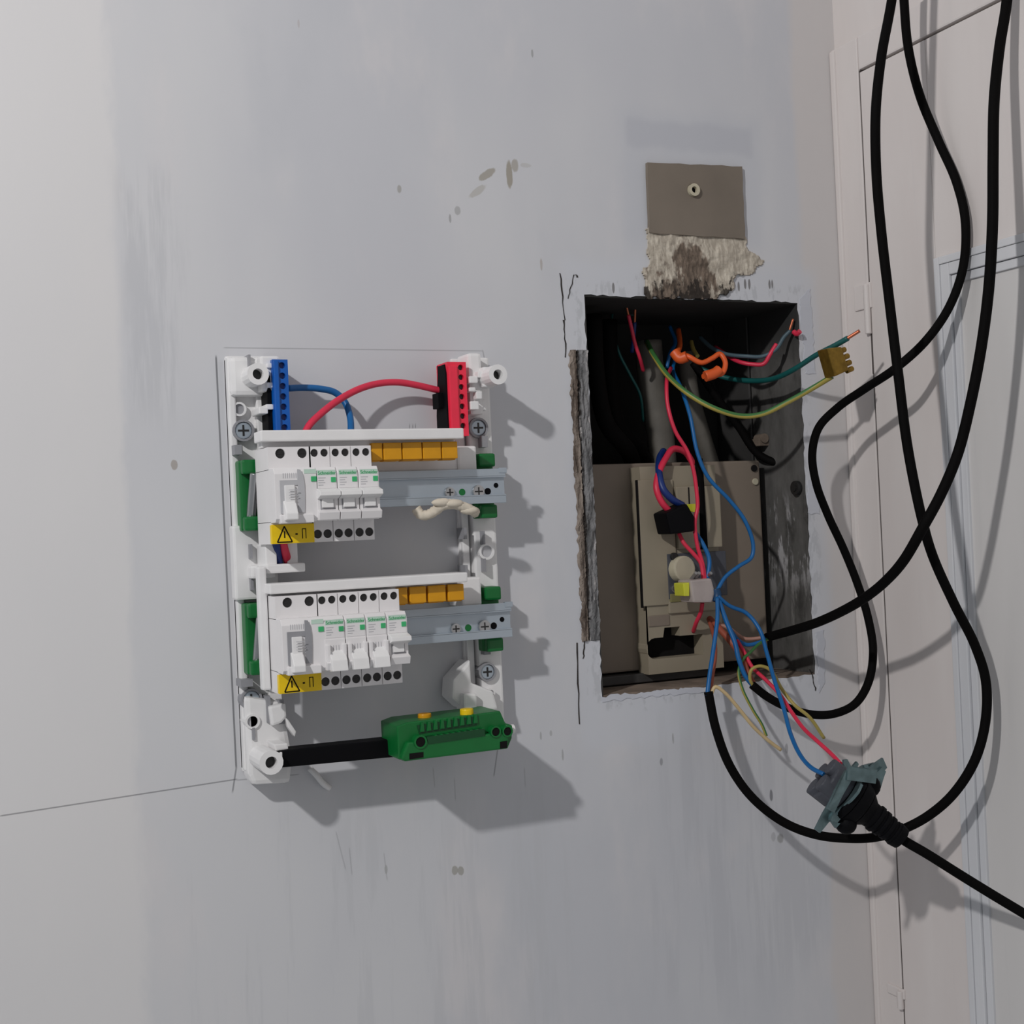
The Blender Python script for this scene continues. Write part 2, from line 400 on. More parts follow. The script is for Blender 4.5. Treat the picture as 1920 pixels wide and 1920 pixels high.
gp = MB(); rbox(gp, XR+.0008, XW+.003, YG+.0007, YG-.0009, .0, ZT+.001); rbox(gp, XR+.0002, XW, YG+.0012, YG-.0012, onr(1640, 700).z, onr(1628, 590).z); rbox(gp, XW-.0005, XW+.003, YG+.002, -.83, ZT-.003, ZT+.003)
gp.build('gap_shade_strips', mat('gap_shade', (.075, .062, .058), .9), door)  # dark filler strips: the shade inside the door gap, put in as colour
mo = MB()
for k, (o0, o1, h) in enumerate(((.0, .007, .0030), (.0072, .0185, .0016), (.0190, .0270, -.0010))):
    rbox(mo, XR-h, XR+.005, YM0-o0, YM0-o1, .02, ZM-o0, .0008)
    rbox(mo, XR-h, XR+.005, YM0-o1, -.80, ZM-o1, ZM-o0, .0008)
mo.build('moulding', MOULD, door)
def hinge(zc, L, tail):
    b = MB(); rbox(b, XR-.0020, XR+.001, YG+.022, YG-.004, zc-L/2, zc+L/2, .0012)
    h = b.build('hinge', DOOR, door)
    k = MB(); k.cyl((XR-.0026, YG+.0010, zc-L/2-tail), (XR-.0026, YG+.0010, zc+L/2-.002), .0034, 14, bev=.0010); k.build('hinge_knuckle', DOOR, h)
hinge(onr(1622, 556).z, .026, .026); hinge(onr(1690, 1862).z, .010, .010)

# worn edges round the opening, real chips standing slightly proud
def edge_mat():
    m, x, y, z = begin('worn_timber_and_plaster_edge', .92)
    n1 = noise(120, 60, 22, 6, .7, 2); n2 = noise(260, 120, 60, 5, .7, 14); n3 = noise(200, 100, 14, 5, .65, 31)
    br = mix(step(n1, .36, .64), srgb(78, 66, 58), srgb(146, 134, 124))
    gr = mix(step(n1, .38, .60), srgb(84, 84, 85), srgb(132, 131, 132))
    gr = mix(step(n3, .54, .60)*step(n2, .40, .55), gr, srgb(196, 190, 188))
    gr = mix(step(n2, .60, .68), gr, srgb(42, 40, 40))
    xx = x+(n3-.5)*.006
    c = mix(step(xx, HX0-.0125, HX0-.0105), br, gr)
    c = mix((1-step((xx-(HX0-.0115)).absv(), .0006, .0017))*step(n1, .34, .46), c, srgb(34, 28, 25))
    E.nt.links.new(c, E.nt.nodes['Principled BSDF'].inputs['Base Color']); return m
from mathutils import noise as mnoise
b = MB(); NX, NZ = 16, 190; ze0, ze1 = Z(1085, 1205, 0), Z(1080, 655, 0); vt = {}
for j in range(NZ+1):
    zz = ze0+(ze1-ze0)*j/NZ; q = mnoise.fractal(Vector((3, zz*70, 1)), .8, 2, 4); q2 = mnoise.fractal(Vector((9, zz*90, 4)), .8, 2, 4)
    xa_, xb_ = HX0-.0195+.0032*q, HX0+.0004+.0010*q2
    end = min(j, NZ-j)/8
    for i in range(NX+1):
        k = i/NX; xx = xa_+(xb_-xa_)*k
        h = .0008+.0026*max(0, .5+mnoise.fractal(Vector((xx*260, zz*60, 7)), .9, 2, 4))
        if abs(xx-(HX0-.0115)) < .0009: h *= .2
        if i in (0, NX) or j in (0, NZ): h = -.0010
        vt[i, j] = b.bm.verts.new((xx, -h, zz))
for i in range(NX):
    for j in range(NZ): b.bm.faces.new((vt[i, j], vt[i+1, j], vt[i+1, j+1], vt[i, j+1]))
b.build('trim_7', edge_mat(), kind='structure')
b = MB()
for a_, c_, wd in (((1076, 515), (1066, 560), .0011), ((1051, 512), (1058, 600), .0012), ((1058, 600), (1061, 670), .0016), ((1096, 1195), (1094, 1235), .0010), ((1083, 1205), (1086, 1358), .0013), ((1080, 515), (1084, 520), .002), ((1520, 1255), (1530, 1295), .0010)):
    p, q = at(*a_, .0005), at(*c_, .0005); zs = []
    m_ = 8; L_ = [(p.x+(q.x-p.x)*k/m_+random.uniform(-.0007, .0007), p.z+(q.z-p.z)*k/m_) for k in range(m_+1)]
    b.prism([(u-wd*random.uniform(.1, .7), v) for u, v in L_]+[(u+wd*random.uniform(.1, .6), v) for u, v in L_[::-1]], -.001, .0006)
b.build('trim_9', GRIME, kind='structure')
# crumbled plaster under the cement board: a rough, really uneven sheet
def crumble_mat():
    m, x, y, z = begin('crumbled_plaster', .95)
    c0 = at(1290, 505)
    n1 = noise(52, 40, 26, 5, .62, 3); n2 = noise(120, 60, 55, 5, .65, 21); n3 = noise(300, 200, 90, 3, .6, 5)
    cream = mix(step(n3, .35, .7), srgb(172, 162, 148), srgb(206, 197, 182))
    brown = mix(step(n3, .35, .7), srgb(92, 80, 70), srgb(136, 120, 106))
    k = step(n1 + (x-c0.x-.004).absv()*5.5 + (x-c0.x)*1.6 + (z-c0.z)*2.2, .57, .66)
    c = mix(k, brown, cream)
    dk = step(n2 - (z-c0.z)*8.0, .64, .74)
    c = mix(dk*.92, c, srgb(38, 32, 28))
    E.nt.links.new(c, E.nt.nodes['Principled BSDF'].inputs['Base Color']); return m
from mathutils import noise as mnoise
def inside(px, py, P):
    r = False
    for i in range(len(P)):
        (x1, y1), (x2, y2) = P[i], P[i-1]
        if (y1 > py) != (y2 > py) and px < (x2-x1)*(py-y1)/(y2-y1)+x1: r = not r
    return r
OUT = [(1212, 428), (1398, 436), (1398, 462), (1424, 482), (1428, 494), (1400, 514), (1372, 522), (1376, 540), (1345, 561), (1212, 559), (1206, 520), (1216, 490)]
b = MB(); GX, GY = 110, 66; vt = {}
for i in range(GX+1):
    for j in range(GY+1):
        px, py = 1198+236*i/GX, 424+137*j/GY
        wob = Vector((px*.09, py*.05, 0)); ok = inside(px+9*(mnoise.noise(wob)), py+9*(mnoise.noise(wob+Vector((7, 3, 1)))), OUT)
        h = .0012+.0024*max(0, .5+mnoise.fractal(Vector((px*.034, py*.026, 2)), .9, 2.0, 5)) if ok else -.0012
        p = at(px, py, h); vt[i, j] = (b.bm.verts.new(p), ok)
for i in range(GX):
    for j in range(GY):
        q = [vt[i, j], vt[i, j+1], vt[i+1, j+1], vt[i+1, j]]
        if any(v[1] for v in q): b.bm.faces.new([v[0] for v in q])
bmesh.ops.delete(b.bm, geom=[v for v in b.bm.verts if not v.link_faces], context='VERTS')
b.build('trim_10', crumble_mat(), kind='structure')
b = MB()
for q in ([(1128, 1306), (1210, 1298), (1300, 1290), (1330, 1288), (1332, 1296), (1210, 1308), (1130, 1316)], [(1500, 560), (1520, 540), (1530, 700), (1512, 700)], [(1516, 900), (1534, 890), (1538, 965), (1516, 962)], [(1532, 1185), (1545, 1180), (1548, 1280), (1536, 1300), (1534, 1240)]):
    b.prism(jag(quad(q, .0012), .004, .0014), 0, .0006)
b.build('trim_13', PAINTW, kind='structure')

# ================================================================== cement board above the opening
t = thing('cement_board', 'bare brown square cement board with a screw plug above the opening', 'board', at(1303, 440, 0))
brd = quad([(1214, 304), (1392, 312), (1397, 448), (1218, 436)], .004)
pc = at(1299, 357, .004)
MB().plate(jag(brd, .012, .0006), [circle(pc.x, pc.z, .0065, 18)], 0, .004).build('board', CEMENT, t)
MB().ring((pc.x, -.001, pc.z), (pc.x, -.0075, pc.z), .0062, .0032).build('wall_plug', KNOB, t, label='pale plastic wall plug set in the board')
MB().cyl((pc.x, -.0005, pc.z), (pc.x, -.0035, pc.z), .0032).build('plug_hole', INK, t)

# ================================================================== distribution panel frame
DR, DS, DN = .045, .081, .098                   # rail, breaker shoulder, breaker nose
PITCH_Z = .1182
pan = thing('electrical_panel_frame', 'white open panel frame with two steel rails fixed to the wall', 'electrical panel', (.364, 0, 1.197))
xl = X(425, 720, .008)
fr = MB()
# left upright: stepped channel
fr.box(xl, .281, 1.205, 1.553, 0, .007, .002); fr.box(xl, xl+.006, 1.207, 1.551, 0, .013, .0015)
fr.box(.270, .281, 1.228, 1.54, .006, .014, .001)
fr.build('left_upright', WHITE, pan)
b = MB(); b.box(xl+.001, .283, Z(440, 742, .02), Z(440, 668, .02), 0, .020, .004)          # top-left corner block
b.box(.270, .286, Z(490, 735, .03), Z(490, 668, .03), .015, .034, .002); b.build('corner_block', WHITE, pan)
b = MB(); b.prism([(xl+.004, 1.196), (.283, 1.194), (.286, 1.214), (.280, 1.262), (xl+.001, 1.270), (xl+.001, 1.205)], 0, .022, .004); b.build('corner_block', WHITE, pan)
xr0, xr1 = X(860, 1000, .004), X(931, 1000, .016)
b = MB(); b.box(xr0, xr1-.002, 1.205, 1.553, 0, .005, .001); b.box(X(886, 1000, .014), xr1, 1.205, 1.553, 0, .016, .002)
b.box(X(868, 1000, .012), X(881, 1000, .012), 1.26, 1.52, .004, .010, .001); b.build('right_upright', WHITE, pan)
b = MB(); b.box(X(877, 700, .03), X(902, 690, .03), Z(885, 778, .03), Z(885, 662, .03), .005, .032, .003); b.build('corner_block', WHITE, pan)
def post(px, py, d1, r=.0078, base=.01):
    p = at(px, py, d1); bb = MB(); bb.ring((p.x, -base, p.z), (p.x, -d1, p.z), r, r*.5); bb.cyl((p.x, -base, p.z), (p.x, -(d1-.010), p.z), r*.55)
    o = bb.build('cover_post', WHITE, pan)
    MB().cyl((p.x, -(d1-.0099), p.z), (p.x, -(d1-.0085), p.z), r*.48).build('screw_hole', DSCREW, o)
post(484, 701, .042, .0090); post(934, 702, .058, .0088, .03); post(509, 1430, .058, .0098)
b = MB(); p = at(934, 702, .05); b.box(X(905, 690, .04), p.x+.001, p.z-.010, p.z+.008, .022, .040, .002)
b.box(X(896, 740, .03), X(912, 740, .03), Z(900, 770, .03), Z(900, 748, .03), .012, .030, .002); b.box(X(888, 715, .03), X(903, 715, .03), Z(895, 716, .03), Z(895, 704, .03), .02, .036, .0015)
b.build('bracket_arm', WHITE, pan)
def screw(px, py, d, r=.0092):
    p = at(px, py, d); o = MB().ring((p.x, -.004, p.z), (p.x, -d, p.z), r, r*.80).build('screw_seat', MIDGREY, pan)
    MB().cyl((p.x, -.004, p.z), (p.x, -(d-.0012), p.z), r*.78, bev=.0010).build('screw', ZINC, o)
    MB().box(p.x-r*.5, p.x+r*.5, p.z-.0008, p.z+.0008, d-.0016, d-.0008).box(p.x-.0008, p.x+.0008, p.z-r*.5, p.z+r*.5, d-.0016, d-.00085).build('screw_slot', DSCREW, o)
screw(457, 807, .016); screw(472, 1312, .016); screw(898, 802, .020); screw(915, 1260, .020, .0085)
def dimple(px, py, d, r=.006, m=MIDGREY):
    p = at(px, py, d); MB().ring((p.x, -.004, p.z), (p.x, -d, p.z), r, r*.72).build('boss', WHITE, pan)
    MB().cyl((p.x, -.003, p.z), (p.x, -(d-.002), p.z), r*.72).build('boss_hole', m, pan)
dimple(449, 767, .012); dimple(474, 1353, .024, .0062, LIGHTGREY); dimple(913, 1034, .022, .0075, LIGHTGREY); dimple(921, 1300, .022, .004, MIDGREY); dimple(458, 1060, .012, .006, LIGHTGREY)
for px, py, hh, wd in ((447, 843, .004, .003), (909, 828, .005, .003), (468, 676, .005, .001), (476, 1376, .005, .0012), (908, 1008, .006, .0008), (910, 1060, .006, .0008), (873, 1000, .005, .0012), (875, 1068, .004, .0012), (471, 1034, .006, .0012), (473, 1093, .006, .0012), (914, 1218, .0045, .003), (463, 1281, .003, .005), (504, 1330, .011, .0018), (528, 1335, .010, .0022)):
    p = at(px, py, .0242); MB().box(p.x-wd, p.x+wd, p.z-hh, p.z+hh, .006, .0242).build('slot', MIDGREY, pan)
# clips next to the terminal blocks
for px0, px1, py0, py1 in ((500, 514, 681, 690), (500, 514, 717, 727), (498, 512, 758, 768), (485, 502, 763, 776)):
    MB().box(X(px0, py0, .036), X(px1, py0, .036), Z(px0, py1, .036), Z(px0, py0, .036), .01, .037, .001).build('clip', WHITE, pan)
for px0, px1, py0, py1 in ((896, 908, 696, 708), (893, 904, 734, 748), (880, 896, 705, 718), (880, 892, 726, 734), (882, 898, 752, 768)):
    MB().box(X(px0, py0, .04), X(px1, py0, .04), Z(px0, py1, .04), Z(px0, py0, .04), .012, .040, .001).build('clip', WHITE, pan)
# bottom-right and lower-left latches
b = MB()
b.prism(quad([(850, 1275), (882, 1238), (884, 1280), (925, 1296), (934, 1330), (900, 1335), (870, 1330), (848, 1310)], .03), .003, .030, .002)
b.prism(quad([(868, 1300), (893, 1300), (893, 1330), (868, 1336)], .036), .02, .038, .002); b.build('latch', WHITE, pan)
b = MB(); b.prism(quad([(535, 1345), (541, 1350), (556, 1372), (553, 1382), (540, 1364)], .03), .022, .030, .001)
b.prism(quad([(505, 1325), (536, 1318), (538, 1345), (528, 1356), (510, 1362)], .03), .005, .030, .002); b.prism(quad([(512, 1395), (538, 1393), (540, 1404), (516, 1408)], .045), .02, .047, .001)
b.prism(quad([(524, 1410), (529, 1410), (529, 1432), (525, 1432)], .05), .03, .051, .0006); b.build('latch', WHITE, pan)
# latch between the rows
b = MB(); b.box(X(497, 1065, .05), X(570, 1065, .05), Z(530, 1074, .05), Z(530, 1057, .05), .03, .055, .0015)
b.box(X(498, 1040, .05), X(519, 1040, .05), Z(505, 1066, .05), Z(505, 1020, .05), .02, .050, .001); b.box(X(538, 1040, .045), X(558, 1040, .045), Z(548, 1062, .045), Z(548, 1015, .045), .02, .046, .001)
b.box(X(470, 1075, .03), X(515, 1075, .03), Z(480, 1085, .03), Z(480, 1060, .03), .004, .034, .002); b.build('latch', WHITE, pan)
# white side shield in front of the lower row's left end
b = MB(); b.box(X(486, 1180, .056), X(504, 1180, .060), Z(495, 1295, .06), Z(495, 1062, .06), .050, .060, .0015); b.build('side_shield', WHITE, pan)
b = MB(); b.box(X(440, 1060, .02), .281, Z(460, 1125, .02), Z(460, 985, .02), .004, .019, .002); b.build('rail_foot', WHITE, pan)

# rails with green supports, per row
def rail(dz, row):
    z1 = Z(850, 880.5, DR)+dz; z0 = Z(850, 946, DR)+dz; x0, x1 = .262, X(947, 880, DR)
    rb = MB(); h = z1-z0
    rb.box(x0, x1, z0+.0065, z1-.0065, .0400, .0415)
    rb.box(x0, x1, z1-.0070, z1, DR-.0012, DR, .0004); rb.box(x0, x1, z0, z0+.0070, DR-.0012, DR, .0004)
    rb.box(x0, x1, z1-.0076, z1-.0064, .0400, DR); rb.box(x0, x1, z0+.0064, z0+.0076, .0400, DR)
    rb.box(x1-.006, x1+.0015, z1-.004, z1+.0006, DR-.004, DR+.0005, .0004)
    ro = rb.build('rail', ZINC, pan)
    zc = Z(895, 922, .039)+dz
    for px, r, m, nm in ((841, .0048, CHROME, 'rail_screw'), (866, .0030, GREEN, 'rail_peg'), (895, .0058, CHROME, 'rail_screw'), (914, .0030, BLACKP, 'rail_hole'), (930, .0022, BLACKP, 'rail_hole')):
        xx = X(px, 922, .041); zz = zc+(.005 if px == 930 else 0)
        if nm == 'rail_screw':
            q = MB(); q.cyl((xx, -.0405, zz), (xx, -.0445, zz), r, 18, bev=.0008); so = q.build(nm, m, ro)
            q = MB(); q.box(xx-r*.65, xx+r*.65, zz-.0006, zz+.0006, .0440, .04470); q.box(xx-.0006, xx+.0006, zz-r*.65, zz+r*.65, .0440, .04472)
            o2 = q.build('screw_slot', DSCREW, ro)
        else: MB().cyl((xx, -.0410, zz), (xx, -.0418, zz), r).build(nm, m, ro)
    # green supports behind the rail ends
    for side in (0, 1):
        if side: gx0, gx1 = X(897, 860, .034), X(931, 860, .034); ga, gb = Z(905, 850, .034)+dz, Z(905, 972, .034)+dz
        else: gx0, gx1 = X(451, 900, .030), X(451, 900, .030)+.017; ga, gb = Z(462, 862, .030)+dz, Z(462, 996, .030)+dz
        g = MB(); g.box(gx0, gx1, gb, ga, .004, .026, .002); g.box(gx0+.001, gx1-.001, ga-.012, ga, .02, .034, .002); g.box(gx0+.001, gx1-.001, gb, gb+.012, .02, .034, .002)
        go = g.build('rail_support', GREEN, pan)
        if not side:
            xx, zz = X(468, 930, .034), (ga+gb)/2
            MB().cyl((xx+.002, -.026, zz-.020), (xx+.0045, -.036, zz+.018), .0040, 14, bev=.001).build('clamp_screw', CHROME, go)
    # white end block right of the comb
    e = MB(); e.box(X(858, 862, .036) if not row else X(868, 1110, .036)-.001, X(894, 862, .036) if not row else X(905, 1110, .036)-.001, Z(870, 884, .036)+dz, Z(870, 836 if not row else 830, .036)+dz, .004, .036, .002)
    e.build('end_block', WHITE, pan)
rail(0, 0); rail(-PITCH_Z, 1)
MB().box(X(640, 870, .038), X(866, 862, .034), Z(800, 882, .034), Z(800, 858, .034), .026, .034, .001).build('cross_bar', WHITE, pan)
# black bar carrying the earth terminals
q0, q1 = quad([(523, 1408), (747, 1385), (747, 1419), (523, 1440)], .050), None
MB().prism(q0, .030, .050, .001).build('support_bar', BLACKP, pan, label='black bar along the bottom of the frame')

# ================================================================== switchgear
LET = None
def text_mesh():
    cu = bpy.data.curves.new('lettering', 'FONT'); cu.body = 'Schneider'; cu.size = .0037; cu.extrude = .00008
    o = bpy.data.objects.new('lettering', cu); COL.objects.link(o)
    dg = bpy.context.evaluated_depsgraph_get(); me = bpy.data.meshes.new_from_object(o.evaluated_get(dg))
    bpy.data.objects.remove(o)
    for v in me.vertices: v.co = Vector((v.co.x, -v.co.z, v.co.y))
    me.materials.clear(); me.materials.append(GREENMARK); return me
LET = text_mesh()
def lettering(x, z, d, parent):
    o = bpy.data.objects.new('lettering', LET); COL.objects.link(o); o.parent = parent
    o.matrix_parent_inverse = Matrix.Translation(-parent.location); o.location = (x, -d, z)
ZST, ZSB = Z(650, 836, DS), Z(650, 1014, DS)     # shoulders top, bottom (upper row)
ZNT, ZNB = Z(650, 876, DN), Z(650, 973, DN)      # nose top, bottom
MW = (X(711, 900, DN)-X(592, 900, DN))/3
def body(x0, x1, dz, hole_px, hr, name, parent, bot=True):
    g = .00025; b = MB()
    zt, zb, nt, nb = ZST+dz, ZSB+dz, ZNT+dz, ZNB+dz
    ht = [circle(hx, Z(650, 848, DS)+dz, hr) for hx in hole_px]
    b.plate([(x0+g, nt), (x1-g, nt), (x1-g, zt), (x0+g, zt)], ht, .038, DS)
    hb = [circle(hx, Z(650, 999, DS)+dz, .0036) for hx in hole_px] if bot else []
    b.plate([(x0+g, zb), (x1-g, zb), (x1-g, nb), (x0+g, nb)], hb, .038, DS)
    b.xprism([(nt+.0008, .038), (nt+.0008, DN-.004), (nt-.004, DN), (nb+.002, DN), (nb-.0008, DN-.003), (nb-.0008, .038)], x0+g, x1-g, .0004)
    o = b.build('body', BRK, parent)
    for hx in hole_px:
        for zz, ok, rr in ((Z(650, 848, DS)+dz, True, hr), (Z(650, 999, DS)+dz, bot, .0036)):
            if ok:
                s_ = MB(); s_.cyl((hx, -(DS-.012), zz), (hx, -(DS-.0016), zz), rr*.93, 14); s_.box(hx-rr*.7, hx+rr*.7, zz-.0004, zz+.0004, DS-.0018, DS-.0012)
                s_.build('terminal_screw', DSCREW, parent)
    return o
def mcb(x0, dz, up, label):
    x1 = x0+MW; xc = (x0+x1)/2
    t = thing('circuit_breaker', label, 'circuit breaker', (xc, -.038, ZSB+dz), 'circuit breakers on the rails')
    body(x0, x1, dz, [x0+MW*.27, x0+MW*.74], .0032, 'body', t)
    f = MB(); z1 = Z(650, 880, DN)+dz; f.box(x0+.0012, x1-.0012, z1-.0145, z1, DN-.001, DN+.00025); f.build('label_plate', BRK, t)
    lo_ = MB(); lo_.box(x0+.0014, x1-.0014, z1-.0042, z1-.0002, DN, DN+.0003); lo_.build('printed_band', mat_pale_green, t)
    lettering(x0+.0017, z1-.0036, DN+.0005, t)
    k = MB()
    for i, wd in enumerate((.006, .0045, .0055, .004)): k.box(x0+.002, x0+.002+wd, z1-.0066-i*.0019, z1-.0060-i*.0019, DN+.0002, DN+.0004)
    k.build('small_print', LIGHTGREY, t)
    MB().box(x1-.0052, x1-.0012, z1-.0098, z1-.0058, DN, DN+.0008, .0003).build('indicator_window', GREENMARK, t)
    zc = Z(650, 945, DN)+dz
    w_ = MB(); w_.xprism([(zc-.012, DN-.002), (zc-.012, DN+.004), (zc-.006, DN+.006), (zc-.004, DN+.001), (zc+.012, DN+.001), (zc+.012, DN-.002)], x0+.0004, x1-.0004, .0004); w_.build('toggle_housing', BRK, t)
    if up:      # lever thrown up: a wide ledge over an open window
        l = MB(); l.xprism([(zc+.013, DN), (zc+.0105, DN+.0095), (zc+.0070, DN+.0100), (zc+.0045, DN+.002), (zc+.0045, DN)], x0+.0003, x1-.0003, .0005)
        l.box(xc-.0050, xc+.0042, zc-.0022, zc+.005, DN, DN+.0032, .0004); l.build('toggle', WHITE, t)
        s_ = MB(); s_.box(xc-.0060, xc-.0053, zc-.0050, zc+.0042, DN, DN+.0012); s_.box(xc+.0046, xc+.0052, zc-.0025, zc+.004, DN, DN+.0012); s_.box(xc-.005, xc+.006, zc-.0036, zc-.0026, DN, DN+.0013); s_.build('toggle_slot', MIDGREY, t)
    else:       # lever thrown down: cheeks beside a marked window, lip at the bottom
        l = MB()
        l.xprism([(zc+.004, DN), (zc+.001, DN+.004), (zc-.004, DN+.009), (zc-.0125, DN+.0105), (zc-.0135, DN)], x0+.0030, x1-.0016, .0006); l.build('toggle', WHITE, t)
        c_ = MB(); c_.box(x0+.0006, x0+.0040, zc-.006, zc+.0085, DN, DN+.0048, .001); c_.box(x1-.0036, x1-.0004, zc-.006, zc+.0085, DN, DN+.0048, .001); c_.build('toggle_cheek', BRK, t)
        s_ = MB()
        for i in range(4): s_.box(xc-.0040+i*.0022, xc-.0036+i*.0022, zc+.0022, zc+.0072, DN, DN+.0013)
        s_.box(x0+.0042, x0+.0046, zc-.006, zc+.002, DN, DN+.005); s_.build('toggle_slot', LIGHTGREY, t)
    return t
mat_pale_green = mat('pale_green_print', srgb(190, 215, 200), .5, var=.02)
def rcd(xn, dz, label, low):
    x0 = xn; x1 = xn+2*MW
    t = thing('residual_current_switch', label, 'residual current switch', ((x0+x1)/2, -.038, ZSB+dz), 'residual current switches at the left of the rails')
    body(x0, x1, dz, [x0+MW*.58, x0+MW*1.60], .0040, 'body', t, bot=False)
    z1 = Z(540, 880, DN)+dz; z2 = Z(540, 978, DN)+dz
    g = MB(); xa, xb = x0+.0040, x0+.0232
    ga = x0+.0186
    # grey recessed frame: left bar, top bar and the broad curved right cheek
    g.box(xa+.0002, xa+.0042, z1-.0345, z1-.01251, DN, DN+.0009); g.box(xa+.0002, ga, z1-.0125, z1-.0085, DN, DN+.0009)
    arc = [(ga, z1), (ga+.0024, z1-.0005), (ga+.0044, z1-.005), (ga+.0052, z1-.012), (ga+.0052, z1-.020), (ga+.0046, z1-.034), (ga-.0002, z1-.034), (ga-.0002, z1-.001)]
    g.prism(arc, DN, DN+.0010); g.build('toggle_frame', MIDGREY if low else LIGHTGREY, t)
    tg = MB(); tg.box(xa+.0034, ga-.0030, z1-.030, z1-.0125, DN, DN+.0025, .0006)
    tg.xprism([(z1-.024, DN), (z1-.027, DN+.005), (z1-.0345, DN+.0100), (z1-.0395, DN+.0100), (z1-.0405, DN)], xa+.0020, ga-.0030, .0008); tg.build('toggle', WHITE, t)
    k = MB()
    for i, wd in enumerate((.010, .0075, .009, .006)): k.box(xa+.0062, xa+.0062+wd*.7, z1-.0165-i*.0021, z1-.0160-i*.0021, DN+.0038, DN+.0042)
    for i in range(7): k.box(xa+.003+i*.0017, xa+.0033+i*.0017, z1-.0068, z1-.0028, DN, DN+.0003)
    k.build('small_print', LIGHTGREY, t)
    # ledge over the label
    e = MB(); e.box(x0+.0032, x1-.0050, z2-.0014, z2+.0052, DN-.006, DN+.0028, .0007); e.build('toggle_ledge', BRK, t)
    lb = MB(); lb.box(x1-.0110, x1-.0012, z1-.0036, z1-.0002, DN, DN+.0003); lb.build('printed_band', mat_pale_green, t)
    MB().box(x1-.0056, x1-.0012, z1-.0100, z1-.0060, DN, DN+.0008, .0003).build('indicator_window', GREENMARK, t)
    yl = MB(); ya, yb = X(498, 1000, DS+.0012)-X(515, 900, DN), 0
    zz0, zz1 = Z(540, 1019, DS)+dz, Z(540, 983, DS)+dz
    yl.box(x0+.0002, x1-.0002, zz0, zz1, DS-.004, DS+.0014, .0004); y_ = yl.build('test_label', YELLOW, t, label='yellow test label under the toggle')
    # triangle sign, small dot and round push button mark
    mk = MB(); cx, cz = x0+.0105, (zz0+zz1)/2-.0002; dd = DS+.0014
    tri = [(cx-.0060, cz-.0062), (cx+.0060, cz-.0062), (cx, cz+.0062)]
    for i in range(3):
        p, q = Vector(tri[i]), Vector(tri[(i+1) % 3]); n_ = (q-p).normalized(); n_ = Vector((-n_.y, n_.x))*.0005
        mk.prism([tuple(p-n_), tuple(q-n_), tuple(q+n_), tuple(p+n_)], dd-.0005, dd+.0002)
    mk.box(cx-.0005, cx+.0005, cz-.0030, cz+.0024, dd-.0005, dd+.0002); mk.box(cx+.0088, cx+.0106, cz-.0008, cz+.0004, dd-.0005, dd+.0002)
    mk.box(cx+.0142, cx+.0148, cz-.004, cz+.004, dd-.0005, dd+.0002); mk.box(cx+.0170, cx+.0176, cz-.004, cz+.004, dd-.0005, dd+.0002); mk.box(cx+.0142, cx+.0176, cz+.0034, cz+.004, dd-.0005, dd+.0002)
    mk.build('printed_mark', INK, y_)
    return t
xm = X(592, 900, DN)
rcd(X(514, 900, DN), 0, 'wide white residual current switch with yellow label on the upper rail', False)
for i, lab in enumerate(('white circuit breaker right beside the wide switch on the upper rail, ledge-shaped lever', 'middle one of the three white circuit breakers on the upper rail', 'last white circuit breaker before the bare steel of the upper rail')):
    mcb(xm+i*MW, 0, True, lab)
xm2 = X(606, 1165, DN)
rcd(X(527, 1165, DN), -PITCH_Z, 'wide white residual current switch with yellow label on the lower rail', True)
for i, lab in enumerate(('white circuit breaker right beside the wide switch on the lower rail', 'second white circuit breaker from the wide switch on the lower rail', 'third white circuit breaker from the wide switch on the lower rail', 'last white circuit breaker on the lower rail, lever unlike its neighbours')):
    mcb(xm2+i*MW, -PITCH_Z, i == 3, lab)

def comb(x0, x1, za, zb, caps, cz0, cz1, label):
    t = thing('comb_busbar', label, 'busbar', ((x0+x1)/2, -.06, zb), 'comb busbars above the breakers')
    b = MB(); b.box(x0, x1, zb, za, .052, .076, .0012); b.box(x0+.004, x1-.004, zb-.004, zb+.001, .050, .062, .0005); b.build('housing', WHITE, t)
    for a, c in caps:
        q = MB(); q.box(a, c, cz0, cz1, .050, .0672, .0008); q.box(a+.001, c-.001, cz0-.001, cz0+.001, .052, .064, .0004); q.build('tooth_cover', AMBER, t)
xa = lambda q, y: X(q, y, .067)
comb(X(489, 815, .076), X(870, 812, .076), Z(680, 804.5, .076), Z(680, 825, .076), [(xa(u, 845), xa(v, 845)) for u, v in ((697, 717), (719, 753), (755, 791), (793, 827), (829, 858))], Z(780, 861, .067), Z(780, 829, .067), 'white comb busbar with amber tooth covers above the upper breakers')
comb(X(506, 1105, .076), X(877, 1080, .076), Z(690, 1084, .076), Z(690, 1103, .076), [(xa(u, 1112), xa(v, 1112)) for u, v in ((745, 764), (768, 799), (803, 836), (840, 870))], Z(810, 1129, .067), Z(810, 1098, .067), 'white comb busbar with amber tooth covers above the lower breakers')

# blue and red terminal blocks
t = thing('terminal_block', 'blue terminal block in the top left corner of the panel', 'terminal block', at(527, 815, .04))
dB = .040; x0, x1 = X(513, 740, dB), X(542, 740, dB); z0, z1 = Z(527, 822, dB), Z(527, 674, dB)
hs = [circle(X(531, 740, dB), Z(527, 685+19.4*i, dB), .0027, 12) for i in range(7)]
b = MB(); b.plate([(x0, z0), (x1, z0), (x1, z1), (x0, z1)], hs, .010, dB); b.box(x0+.0004, x0+.0046, z0, z1-.001, dB-.0005, dB+.0022, .0008); b.box(x0, x1, z0, z1, .008, .012); b.build('housing', BLUE, t)
for h in hs:
    MB().cyl((sum(p[0] for p in h)/12, -.012, sum(p[1] for p in h)/12), (sum(p[0] for p in h)/12, -(dB-.003), sum(p[1] for p in h)/12), .0025, 12).build('terminal_screw', WDBLUE, t)
